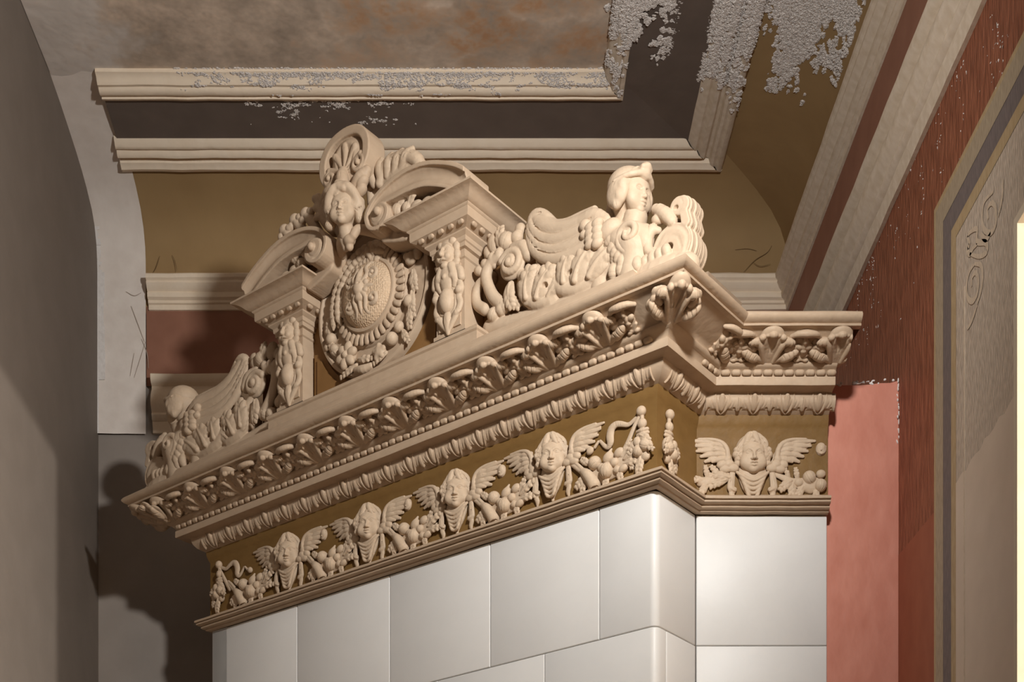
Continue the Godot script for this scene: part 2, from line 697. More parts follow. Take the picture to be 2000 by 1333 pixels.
	func nets(field: PackedFloat32Array, nx: int, ny: int, nz: int) -> void:
		var inside := PackedByteArray()
		inside.resize(field.size())
		for i in field.size():
			inside[i] = 1 if field[i] < 0.0 else 0
		var where := PackedInt32Array()
		where.resize(field.size())
		where.fill(-1)
		var sxy := nx * ny
		var off := [0, 1, nx, nx + 1, sxy, sxy + 1, sxy + nx, sxy + nx + 1]
		var edges := [0, 1, 2, 3, 4, 5, 6, 7, 0, 2, 1, 3, 4, 6, 5, 7, 0, 4, 1, 5, 2, 6, 3, 7]
		var ov := PackedInt32Array(off)
		var ev := PackedInt32Array(edges)
		for z in nz - 1:
			for y in ny - 1:
				var n := (z * ny + y) * nx
				for x in nx - 1:
					var c := inside[n] + inside[n + 1] + inside[n + nx] + inside[n + nx + 1]
					c += inside[n + sxy] + inside[n + sxy + 1] + inside[n + sxy + nx] + inside[n + sxy + nx + 1]
					if c > 0 and c < 8:
						var sum := Vector3()
						var cnt := 0
						for e in 12:
							var i := ev[e * 2]
							var j := ev[e * 2 + 1]
							var fa := field[n + ov[i]]
							var fb := field[n + ov[j]]
							if (fa < 0.0) != (fb < 0.0):
								var t := fa / (fa - fb)
								var pa := Vector3(i & 1, (i >> 1) & 1, i >> 2)
								var pb := Vector3(j & 1, (j >> 1) & 1, j >> 2)
								sum += pa.lerp(pb, t)
								cnt += 1
						var f0 := field[n]
						var f1 := field[n + 1]
						var f2 := field[n + nx]
						var f3 := field[n + nx + 1]
						var f4 := field[n + sxy]
						var f5 := field[n + sxy + 1]
						var f6 := field[n + sxy + nx]
						var f7 := field[n + sxy + nx + 1]
						where[n] = vertices.size()
						vertices.append((Vector3(x, y, z) + sum / cnt) * cell + lo)
						normals.append(Vector3(f1 + f3 + f5 + f7 - f0 - f2 - f4 - f6, f2 + f3 + f6 + f7 - f0 - f1 - f4 - f5, f4 + f5 + f6 + f7 - f0 - f1 - f2 - f3).normalized())
					n += 1
		for z in range(0, nz - 1):
			for y in range(0, ny - 1):
				var n := (z * ny + y) * nx
				for x in range(0, nx - 1):
					if where[n] >= 0:
						var s := inside[n]
						if y > 0 and z > 0 and s != inside[n + 1]:
							face(where[n], where[n - nx], where[n - nx - sxy], where[n - sxy], s == 1)
						if x > 0 and z > 0 and s != inside[n + nx]:
							face(where[n], where[n - sxy], where[n - 1 - sxy], where[n - 1], s == 1)
						if x > 0 and y > 0 and s != inside[n + sxy]:
							face(where[n], where[n - 1], where[n - 1 - nx], where[n - nx], s == 1)
					n += 1

	func face(a: int, b: int, c: int, d: int, out: bool) -> void:
		if a < 0 or b < 0 or c < 0 or d < 0:
			return
		if out:
			indices.append_array([a, c, b, a, d, c])
		else:
			indices.append_array([a, b, c, a, c, d])

	func arrays(flip := false) -> Array:
		var a := []
		a.resize(Mesh.ARRAY_MAX)
		var v := vertices.duplicate()
		var n := normals.duplicate()
		var idx := indices.duplicate()
		for i in v.size():
			v[i] = v[i] * 0.001
			if flip:
				v[i].x = -v[i].x
				n[i].x = -n[i].x
		if flip:
			for i in range(0, idx.size(), 3):
				var t := idx[i + 1]
				idx[i + 1] = idx[i + 2]
				idx[i + 2] = t
		a[Mesh.ARRAY_VERTEX] = v
		a[Mesh.ARRAY_NORMAL] = n
		a[Mesh.ARRAY_INDEX] = idx
		return a


var shapes := {}          # name -> Clay, all meshed together on several threads
var order := []


func clay(called: String, cell: float, floor_z := -INF) -> Clay:
	var c := Clay.new(cell, floor_z)
	shapes[called] = c
	order.append(called)
	return c


func fire_one(i: int) -> void:
	(shapes[order[i]] as Clay).build()


func fire() -> void:
	var id := WorkerThreadPool.add_group_task(fire_one, order.size(), -1, true, "clay")
	WorkerThreadPool.wait_for_group_task_completion(id)


var fired := {}


func form(called: String, flip := false) -> ArrayMesh:
	var key := called + ("/flip" if flip else "")
	if not fired.has(key):
		var m := ArrayMesh.new()
		m.add_surface_from_arrays(Mesh.PRIMITIVE_TRIANGLES, (shapes[called] as Clay).arrays(flip))
		fired[key] = m
	return fired[key]


# ---------------------------------------------------------------- the room

func room() -> void:
	var H := EYE
	struct("floor", box_mesh(Vector3(WALL_L - 0.2, -0.1, BACK - 0.2), Vector3(3.4, 0.0, 3.2)), mottled(Color8(84, 58, 38), Color8(104, 74, 50), 0.5, Vector3(2, 2, 8), 0.02, 31))
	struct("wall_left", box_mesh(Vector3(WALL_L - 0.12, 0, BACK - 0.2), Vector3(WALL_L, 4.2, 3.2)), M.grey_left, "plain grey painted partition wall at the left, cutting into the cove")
	struct("wall_back", box_mesh(Vector3(WALL_L - 0.12, 0, BACK - 0.2), Vector3(WALL_R + 0.25, 4.2, BACK)), M.grey, "grey lower back wall beside the stove")
	struct("wall_front", box_mesh(Vector3(WALL_L - 0.12, 0, 3.0), Vector3(WALL_R + 0.25, 4.2, 3.2)), M.russet)
	# the right-hand wall with its doorway
	var st := begin()
	add_box(st, Vector3(WALL_R, 0, BACK), Vector3(WALL_R + 0.25, 4.2, -2.105))
	add_box(st, Vector3(WALL_R, 1.331 + H, -2.105), Vector3(WALL_R + 0.25, 4.2, -1.1))
	add_box(st, Vector3(WALL_R, 0, -1.1), Vector3(WALL_R + 0.25, 4.2, 3.0))
	struct("wall_right", done(st), M.russet, "streaky russet painted right wall under the cornice")
	var jamb := begin()
	add_box(jamb, Vector3(WALL_R - 0.006, 0, -2.106), Vector3(WALL_R + 0.256, 1.331 + H, -2.092))
	add_box(jamb, Vector3(WALL_R - 0.006, 0, -1.113), Vector3(WALL_R + 0.256, 1.331 + H, -1.099))
	add_box(jamb, Vector3(WALL_R - 0.006, 1.318 + H, -2.092), Vector3(WALL_R + 0.256, 1.332 + H, -1.113))
	struct("door_1", done(jamb), M.reveal, "bright cream reveal of the doorway at the right edge")
	# the next room, lit by its own lamp
	var far := begin()
	add_box(far, Vector3(WALL_R + 0.25, 0, -3.0), Vector3(3.4, 3.0, -2.9))
	add_box(far, Vector3(WALL_R + 0.25, 0, 0.5), Vector3(3.4, 3.0, 0.6))
	add_box(far, Vector3(3.3, 0, -2.9), Vector3(3.4, 3.0, 0.5))
	struct("wall_next_room", done(far), M.reveal)
	struct("ceiling_next_room", box_mesh(Vector3(WALL_R + 0.25, 3.0, -3.0), Vector3(3.4, 3.1, 0.6)), M.reveal)
	right_wall_paint()
	# cove and ceiling
	var corner := Vector2(WALL_R, BACK)
	var back_l := Vector2(-0.84, BACK)
	var near := Vector2(WALL_R, 3.0)
	var cove := lifted([[0.004, 2.06], [0.004, 2.16], [0.006, 2.19], [0.012, 2.222], [0.03, 2.258], [0.06, 2.286], [0.107, 2.308], [0.15, 2.322], [0.197, 2.334], [0.26, 2.346], [0.33, 2.357], [0.404, 2.366], [0.605, 2.381], [0.9, 2.386]], H)
	struct("ceiling_cove", sweep(cove, [back_l, corner, near], 0.0, false), M.ochre, "ochre painted cove between cornice and ceiling frame")
	var strip := cove.duplicate()
	strip[0] = [0.004, 1.752 + H]
	for i in strip.size():
		strip[i] = [strip[i][0] + 0.004, strip[i][1]]
	struct("plaster_strip_ceiling", sweep(strip, [Vector2(WALL_L, BACK), back_l + Vector2(0.004, 0)], 0.0015, false, 0.03), M.plaster, "pale new plaster strip where the cornices stop short of the partition wall")
	var st2 := begin()
	add_box(st2, Vector3(WALL_L - 0.2, 2.384 + H, BACK - 0.2), Vector3(WALL_R + 0.25, 4.3, 3.2))
	struct("ceiling", done(st2), M.plaster, "ceiling slab")
	struct("ceiling_panel", ceiling_panel(), ceiling_paint(), "stained grey-brown painted ceiling field with rust coloured blotches")
	struct("ceiling_band", sweep(lifted([[0.0, 2.334], [0.13, 2.3495], [0.18, 2.3515]], H), [Vector2(-0.85, -3.41), Vector2(0.51, -3.41), Vector2(0.51, 3.0)], 0.0, false), M.slate, "dark slate painted band between the two ceiling frames")
	var frieze := lifted([[0.004, 1.875], [0.006, 2.075]], H)
	struct("wall_frieze", sweep(frieze, [back_l + Vector2(0.005, 0), corner, near], 0.0, false), M.maroon, "maroon painted frieze band between the two cornice mouldings")
	var low := lifted([[0.0, 1.753], [0.008, 1.753], [0.009, 1.764], [0.013, 1.772], [0.014, 1.781], [0.020, 1.784], [0.024, 1.792], [0.022, 1.798], [0.026, 1.803], [0.034, 1.812], [0.037, 1.824], [0.034, 1.838], [0.027, 1.850], [0.022, 1.858], [0.021, 1.866], [0.031, 1.870], [0.037, 1.876], [0.038, 1.888], [0.033, 1.892], [0.0, 1.893]], H)
	var up := lifted([[0.0, 2.064], [0.011, 2.065], [0.013, 2.076], [0.018, 2.078], [0.018, 2.084], [0.026, 2.088], [0.028, 2.097], [0.026, 2.101], [0.034, 2.106], [0.041, 2.116], [0.040, 2.122], [0.046, 2.126], [0.047, 2.134], [0.044, 2.138], [0.0, 2.139]], H)
	struct("trim_1", sweep(low, [back_l + Vector2(0.022, 0), corner], 0.0012, true, 0.06, 3, Vector2.ZERO, Vector2(-1, 1)), M.cream, "lower cornice moulding on the back wall behind the sphinxes")
	struct("trim_2", sweep(up, [back_l + Vector2(0.012, 0), corner], 0.0012, true, 0.06, 3, Vector2.ZERO, Vector2(-1, 1)), M.cream, "upper cornice moulding on the back wall")
	struct("trim_3", sweep(low, [corner, near], 0.0012, true, 0.06, 3, Vector2(-1, 1)), M.old_cream, "wide weathered lower cornice moulding on the right wall")
	struct("trim_4", sweep(up, [corner, near], 0.0012, true, 0.06, 3, Vector2(-1, 1)), M.old_cream, "narrow upper cornice moulding on the right wall")
	var frame := lifted([[0.0, 2.34], [-0.001, 2.322], [0.004, 2.314], [0.016, 2.311], [0.022, 2.315], [0.030, 2.318], [0.033, 2.331], [0.040, 2.333], [0.042, 2.323], [0.050, 2.316], [0.058, 2.318], [0.064, 2.327], [0.071, 2.323], [0.079, 2.325], [0.087, 2.334], [0.092, 2.338], [0.093, 2.36]], H)
	var fr := [Vector2(-0.857, -3.480), Vector2(0.596, -3.480), Vector2(0.596, 3.0)]
	var wide := lifted([[0.0, 2.34], [-0.001, 2.322], [0.004, 2.314], [0.014, 2.311], [0.019, 2.318], [0.026, 2.314], [0.033, 2.316], [0.037, 2.327], [0.044, 2.326], [0.050, 2.318], [0.060, 2.317], [0.068, 2.327], [0.074, 2.323], [0.083, 2.325], [0.092, 2.334], [0.104, 2.340], [0.105, 2.36]], H)
	struct("trim_5", sweep(frame, [fr[0], fr[1]], 0.0012, true, 0.05, 3, Vector2.ZERO, Vector2(-1.12, 1)), M.cream, "outer ceiling frame moulding along the back, cream with a deep groove")
	struct("trim_6", sweep(wide, [fr[1], fr[2]], 0.0012, true, 0.05, 3, Vector2(-1, 0.89)), M.old_cream, "outer ceiling frame moulding running towards the viewer, crusted with salts")
	var inner := lifted([[0.0, 2.36], [-0.001, 2.346], [0.003, 2.342], [0.010, 2.341], [0.013, 2.347], [0.017, 2.348], [0.020, 2.341], [0.030, 2.338], [0.038, 2.342], [0.041, 2.346], [0.049, 2.345], [0.055, 2.350], [0.060, 2.356], [0.070, 2.359], [0.071, 2.375]], H)
	struct("trim_7", sweep(inner, [Vector2(-0.853, -3.277), Vector2(0.334, -3.277)], 0.0012, true, 0.05, 3, Vector2.ZERO, Vector2(-0.676, 1)), M.cream, "inner ceiling frame moulding along the back, cream flaking to white")
	struct("trim_8", sweep(lifted([[0.0, 2.36], [-0.001, 2.346], [0.003, 2.342], [0.009, 2.341], [0.012, 2.347], [0.016, 2.342], [0.026, 2.339], [0.032, 2.346], [0.04, 2.348], [0.046, 2.357], [0.048, 2.375]], H), [Vector2(0.334, -3.277), Vector2(0.334, 3.0)], 0.0012, true, 0.05, 3, Vector2(-1, 1.479)), M.old_cream, "inner ceiling frame moulding running towards the viewer")
	# ragged white line where the partition meets the plaster
	var e := begin()
	var r := RandomNumberGenerator.new()
	r.seed = 5
	for i in cove.size() - 2:
		var p0: Array = strip[i]
		var p1: Array = strip[i + 1]
		var n := 6
		for k in n:
			var a := Vector2(p0[0], p0[1]).lerp(Vector2(p1[0], p1[1]), float(k) / n)
			var b := Vector2(p0[0], p0[1]).lerp(Vector2(p1[0], p1[1]), float(k + 1) / n)
			var nrm := Vector2(b.y - a.y, a.x - b.x).normalized() * 0.003
			var w := 0.004 + 0.008 * r.randf()
			if i == 0:
				w = 0.016 + 0.004 * r.randf() if k > 1 else 0.004
			quad(e, Vector3(WALL_L, a.y, BACK + a.x) + Vector3(0, nrm.y * -1, nrm.x), Vector3(WALL_L, b.y, BACK + b.x) + Vector3(0, nrm.y * -1, nrm.x), Vector3(WALL_L + w, b.y, BACK + b.x) + Vector3(0, nrm.y * -1, nrm.x), Vector3(WALL_L + w, a.y, BACK + a.x) + Vector3(0, nrm.y * -1, nrm.x))
	struct("wall_joint_filler", done(e), M.white_edge, "ragged white filler line in the joint of partition and plaster strip")
	# the masonry between the stove's wing and the right wall
	var top := PackedVector2Array([Vector2(0.60, 0.0), Vector2(WALL_R + 0.001, 0.0), Vector2(WALL_R + 0.001, 1.404 + H)])
	var rr := RandomNumberGenerator.new()
	rr.seed = 8
	for i in 9:
		top.append(Vector2(0.78 - i * 0.02, 1.400 + H - i * 0.0012 + rr.randf_range(-0.002, 0.002)))
	top.append(Vector2(0.60, 1.392 + H))
	struct("wall_infill", slab_mesh(top, -3.3, -2.70), M.pink, "salmon pink plastered masonry filling the gap between stove wing and right wall")
	var crumbs := Clay.new(1.0)
	for i in 26:
		var x := rr.randf_range(660, 794)
		crumbs.ball(x, 1396 + (x - 660) * 0.06 + rr.randf_range(-3, 3), rr.randf_range(-3, 2), rr.randf_range(1.5, 5), rr.randf_range(1, 2.5), 2.5, rr.randf_range(-30, 30), 1.0)
	for i in 14:
		crumbs.ball(794 + rr.randf_range(-2, 2), 1405 - i * 9 + rr.randf_range(-3, 3), rr.randf_range(-2, 4), 1.5, rr.randf_range(2, 6), 2.5, rr.randf_range(-20, 20), 1.0)
	crumbs.build()
	var cm := ArrayMesh.new()
	cm.add_surface_from_arrays(Mesh.PRIMITIVE_TRIANGLES, crumbs.arrays())
	var co := put("infill_edge_plaster", cm, M.white_edge, self, Transform3D(Basis(), Vector3(0, H, -2.70)))
	co.set_meta("kind", "structure")


func right_wall_paint() -> void:
	var X := Vector3(0, 0, -1)
	var poly := func(d: float, h: float) -> PackedVector2Array:
		return PackedVector2Array([Vector2(d, 0), Vector2(d, h + EYE), Vector2(1.0, h + EYE), Vector2(1.0, 1.331 + EYE), Vector2(2.105, 1.331 + EYE), Vector2(2.105, 0)])
	var root := Node3D.new()
	root.name = numbered("wall_right_painting")
	root.set_meta("kind", "structure")
	root.set_meta("label", "grey painted panel with banded border on the right wall")
	add_child(root)
	var rows := [[2.489, 1.590, "border_line", M.panel_edge], [2.478, 1.579, "border_band", M.panel_band], [2.437, 1.538, "dark_line", M.line], [2.4345, 1.5355, "dark_band", M.panel_dark], [2.392, 1.494, "pale_band", M.panel_edge], [2.366, 1.468, "thin_line", M.line], [2.3635, 1.4655, "grey_field", M.panel]]
	var w := 0.0
	for r in rows:
		w += 0.0006
		put(r[2], slab_mesh(poly.call(r[0], r[1]), 0.0, w, X, Vector3.UP, Vector3(-1, 0, 0)), r[3], root, Transform3D(Basis(), Vector3(WALL_R, 0, 0)))
	w += 0.0004
	var clean := PackedVector2Array([Vector2(2.3635, 0), Vector2(2.3635, 1.06 + EYE)])
	for i in 12:
		clean.append(Vector2(2.355 - i * 0.0208, EYE + 1.06 + 0.004 * sin(i * 2.3) + i * 0.001))
	clean.append(Vector2(2.105, 1.075 + EYE))
	clean.append(Vector2(2.105, 0))
	put("cleaned_field", slab_mesh(clean, 0.0, w, X, Vector3.UP, Vector3(-1, 0, 0)), M.panel_clean, root, Transform3D(Basis(), Vector3(WALL_R, 0, 0)))
	var lower := PackedVector2Array([Vector2(2.70, 0), Vector2(2.70, 1.075 + EYE), Vector2(2.60, 1.07 + EYE), Vector2(2.489, 1.066 + EYE), Vector2(2.489, 0)])
	put("cleaned_russet", slab_mesh(lower, 0.0, 0.0005, X, Vector3.UP, Vector3(-1, 0, 0)), mottled(Color8(146, 84, 60), Color8(158, 95, 70), 0.5, Vector3(3, 2, 3), 0.02, 40), root, Transform3D(Basis(), Vector3(WALL_R, 0, 0)))
	var light_line := PackedVector2Array([Vector2(2.325, 0), Vector2(2.325, 1.36 + EYE), Vector2(2.320, 1.36 + EYE), Vector2(2.320, 0)])
	put("pale_line", slab_mesh(light_line, 0.0, w + 0.0004, X, Vector3.UP, Vector3(-1, 0, 0)), M.scroll, root, Transform3D(Basis(), Vector3(WALL_R, 0, 0)))
	for c in painted_scrolls():
		put("painted_scroll", stroke(c, 0.0045), M.scroll, root, Transform3D(Basis(Vector3(0, 0, -1), Vector3.UP, Vector3(-1, 0, 0)), Vector3(WALL_R - w - 0.0006, EYE, 0)))


func stroke(p: Array, width: float) -> ArrayMesh:        # a painted line through x, y points, in the plane z = 0
	var flat := []
	for i in range(0, p.size(), 2):
		flat.append_array([p[i], p[i + 1], 0.0, 0.0])
	var q := Clay.smooth_line(flat, 5)
	var st := begin()
	var n := q.size() / 4
	var l := []
	for i in n:
		var a := maxi(i - 1, 0) * 4
		var b := mini(i + 1, n - 1) * 4
		var d := Vector2(q[b] - q[a], q[b + 1] - q[a + 1]).normalized()
		var w := width * (0.35 + 0.65 * sin(PI * (0.08 + 0.84 * i / (n - 1.0))))
		var c := Vector2(q[i * 4], q[i * 4 + 1])
		l.append([c + Vector2(-d.y, d.x) * w, c - Vector2(-d.y, d.x) * w])
	for i in n - 1:
		quad(st, v3(l[i][0]), v3(l[i + 1][0]), v3(l[i + 1][1]), v3(l[i][1]))
	return done(st)


func v3(p: Vector2, z := 0.0) -> Vector3:
	return Vector3(p.x, p.y, z)


func ceiling_panel() -> ArrayMesh:
	var y := 2.3665 + EYE
	var a := Vector3(WALL_L + 0.001, y, -3.27)
	var b := Vector3(0.32, y, -3.27)
	var c := Vector3(0.32, y, -1.9)
	var d := Vector3(WALL_L + 0.001, y, -1.9)
	var v := PackedVector3Array([a, b, c, d])
	var n := PackedVector3Array([Vector3.DOWN, Vector3.DOWN, Vector3.DOWN, Vector3.DOWN])
	return ax(v, n, PackedInt32Array([0, 2, 1, 0, 3, 2]), PackedVector2Array([Vector2(0, 0), Vector2(1, 0), Vector2(1, 1), Vector2(0, 1)]))


func ceiling_paint() -> StandardMaterial3D:
	var W := 640
	var H := 680
	var im := Image.create(W, H, false, Image.FORMAT_RGB8)
	var n1 := noise(0.012, 5, 51)
	var n2 := noise(0.03, 4, 52)
	var n3 := noise(0.11, 3, 53)
	var blots := [[0.19, 0.30, 0.085, 0.075, 1.0], [0.48, 0.26, 0.09, 0.03, 0.5], [0.62, 0.16, 0.10, 0.05, 0.75], [0.77, 0.12, 0.09, 0.05, 0.9], [0.70, 0.27, 0.12, 0.05, 0.9], [0.87, 0.22, 0.10, 0.06, 0.9], [0.93, 0.10, 0.07, 0.05, 0.8], [0.55, 0.08, 0.10, 0.025, 0.4], [0.80, 0.045, 0.12, 0.02, 0.5], [0.40, 0.36, 0.10, 0.05, 0.5]]
	for y in H:
		for x in W:
			var u := float(x) / W
			var v := float(y) / H
			var a := n1.get_noise_2d(x, y)
			var b := n2.get_noise_2d(x, y)
			var c := n3.get_noise_2d(x, y)
			var base := Vector3(200, 181, 162) * (1.0 + 0.14 * a + 0.10 * b + 0.05 * c)
			var rust := 0.0
			for q in blots:
				var dx: float = (u - q[0] + b * 0.05) / q[2]
				var dy: float = (v - q[1] + a * 0.04) / q[3]
				rust = maxf(rust, q[4] * clampf(1.3 - dx * dx - dy * dy, 0, 1) * clampf(0.55 + 0.9 * b + 0.5 * c, 0, 1))
			base = base.lerp(Vector3(186, 134, 92), rust * 0.75)
			var grey := clampf(0.5 - (v - 0.03) * 9.0 + a, 0, 1) * 0.25
			base = base.lerp(Vector3(168, 155, 142), grey)
			var edge := u * 1.28 + (v - 0.06) * -0.55 + 0.10 * a + 0.05 * b
			var plaster := clampf((0.17 - edge) * 14.0, 0, 1)
			base = base.lerp(Vector3(222, 212, 202) * (1.0 + 0.06 * a), plaster)
			im.set_pixel(x, y, Color8(clampi(int(base.x), 0, 255), clampi(int(base.y), 0, 255), clampi(int(base.z), 0, 255)))
	var m := mat(Color.WHITE, 0.6)
	m.albedo_texture = ImageTexture.create_from_image(im)
	m.heightmap_enabled = true
	m.heightmap_scale = 0.12
	m.heightmap_texture = ntex(0.05, Color.BLACK, Color.WHITE, 61, 5, 512)
	return m



func painted_scrolls() -> Array:
	return [
		[2.1503, 1.4207, 2.1554, 1.3941, 2.1708, 1.3775],
		[2.1916, 1.4289, 2.2290, 1.4378, 2.2400, 1.4214, 2.2312, 1.3965, 2.2022, 1.3725, 2.1811, 1.3727, 2.1811, 1.3955, 2.1969, 1.4151, 2.2161, 1.4179, 2.2128, 1.4004],
		[2.2022, 1.3725, 2.2182, 1.3729, 2.2345, 1.3849, 2.2455, 1.3995],
		[2.3079, 1.4324, 2.2905, 1.4296, 2.2622, 1.4158, 2.2622, 1.3961, 2.2236, 1.3704, 2.2182, 1.3535, 2.2510, 1.3657, 2.2963, 1.3972],
		[2.3079, 1.4324, 2.2963, 1.4132, 2.3079, 1.4123, 2.2963, 1.3972, 2.2791, 1.3966, 2.2622, 1.3914],
		[2.2734, 1.3674, 2.2963, 1.3692, 2.3102, 1.3574, 2.3079, 1.3359, 2.2848, 1.3146, 2.2622, 1.3134, 2.2566, 1.3298, 2.2678, 1.3502, 2.2848, 1.3524, 2.2871, 1.3398],
		[2.2734, 1.3674, 2.2455, 1.3487, 2.2378, 1.3265, 2.2455, 1.3076, 2.2622, 1.2976],
		[2.2622, 1.2956, 2.2791, 1.2875, 2.2940, 1.2839, 2.3079, 1.2836],
	]


# ---------------------------------------------------------------- the stove

func plan(u: float, base: Vector3, turn: float) -> Vector2:
	var p := base + Basis(Vector3.UP, turn) * Vector3(u, 0, 0)
	return Vector2(p.x, p.z)


func stove_path() -> Array:
	var m := Vector2(FRONT.x, FRONT.z)
	var back := m + Vector2(sin(ALPHA), -cos(ALPHA)) * 0.40
	return [back, m, Vector2(CORNER.x, CORNER.z), Vector2(INNER.x, INNER.z), Vector2(INNER.x + 0.2465, INNER.z)]


func tile_mesh(w: float, h: float, bevel := 0.002, thick := 0.05, wrap := 0.0, radius := 0.014) -> ArrayMesh:
	# a glazed tile, its lower left corner at the origin, face at z = 0; with wrap it turns the corner at its right edge by 90 degrees
	var prof := [[-thick, 0.0], [-bevel, 0.0], [-bevel * 0.3, bevel * 0.3], [0.0, bevel], [0.0, h - bevel], [-bevel * 0.3, h - bevel * 0.3], [-bevel, h], [-thick, h]]
	var path := [Vector2(0, 0), Vector2(bevel * 0.001, 0)]
	path = [Vector2(0.0, 0)]
	if wrap > 0.0:
		var n := 6
		for i in n + 1:
			var t := PI / 2 * i / n
			path.append(Vector2(w - radius + radius * sin(t), -radius + radius * cos(t)))
		path.append(Vector2(w, -wrap))
	else:
		path.append(Vector2(w, 0))
	var m := sweep_round(prof, path)
	return m


func sweep_round(prof: Array, path: Array) -> ArrayMesh:
	# like sweep, but a gentle bend is shaded round; its ends are bevelled by pulling the face in
	var v := PackedVector3Array()
	var n := PackedVector3Array()
	var idx := PackedInt32Array()
	var np := prof.size()
	var dense := []
	for i in path.size():
		var p: Vector2 = path[i]
		var d0: Vector2 = ((path[i] as Vector2) - (path[i - 1] as Vector2)).normalized() if i > 0 else ((path[1] as Vector2) - p).normalized()
		var d1: Vector2 = ((path[i + 1] as Vector2) - p).normalized() if i < path.size() - 1 else d0
		dense.append([p, mitre(d0, d1), (d0 + d1).normalized()])
	var first: Array = dense[0]
	var last: Array = dense[dense.size() - 1]
	var b := 0.002
	var rows := [[first[0], first[1], first[2], -0.05], [first[0], first[1], first[2], -b], [first[0] + first[2] * b * 0.3, first[1], first[2], -b * 0.3], [first[0] + first[2] * b, first[1], first[2], 0.0]]
	for i in range(1, dense.size() - 1):
		rows.append([dense[i][0], dense[i][1], dense[i][2], 0.0])
	rows.append([last[0] - last[2] * b, last[1], last[2], 0.0])
	rows.append([last[0] - last[2] * b * 0.3, last[1], last[2], -b * 0.3])
	rows.append([last[0], last[1], last[2], -b])
	rows.append([last[0], last[1], last[2], -0.05])
	for r in rows:
		for q in prof:
			var o: float = minf(q[0], r[3])
			var p: Vector2 = r[0] + r[1] * o
			v.append(Vector3(p.x, q[1], p.y))
	for r in rows.size() - 1:
		for i in np - 1:
			var a := r * np + i
			idx.append_array([a, a + 1, a + np + 1, a, a + np + 1, a + np])
	n.resize(v.size())
	for i in range(0, idx.size(), 3):
		var f := (v[idx[i + 2]] - v[idx[i]]).cross(v[idx[i + 1]] - v[idx[i]])
		for k in 3:
			n[idx[i + k]] += f.normalized() * minf(f.length() * 1e5, 1.0) if f.length() > 1e-12 else Vector3()
	for i in n.size():
		n[i] = n[i].normalized()
	return ax(v, n, idx)


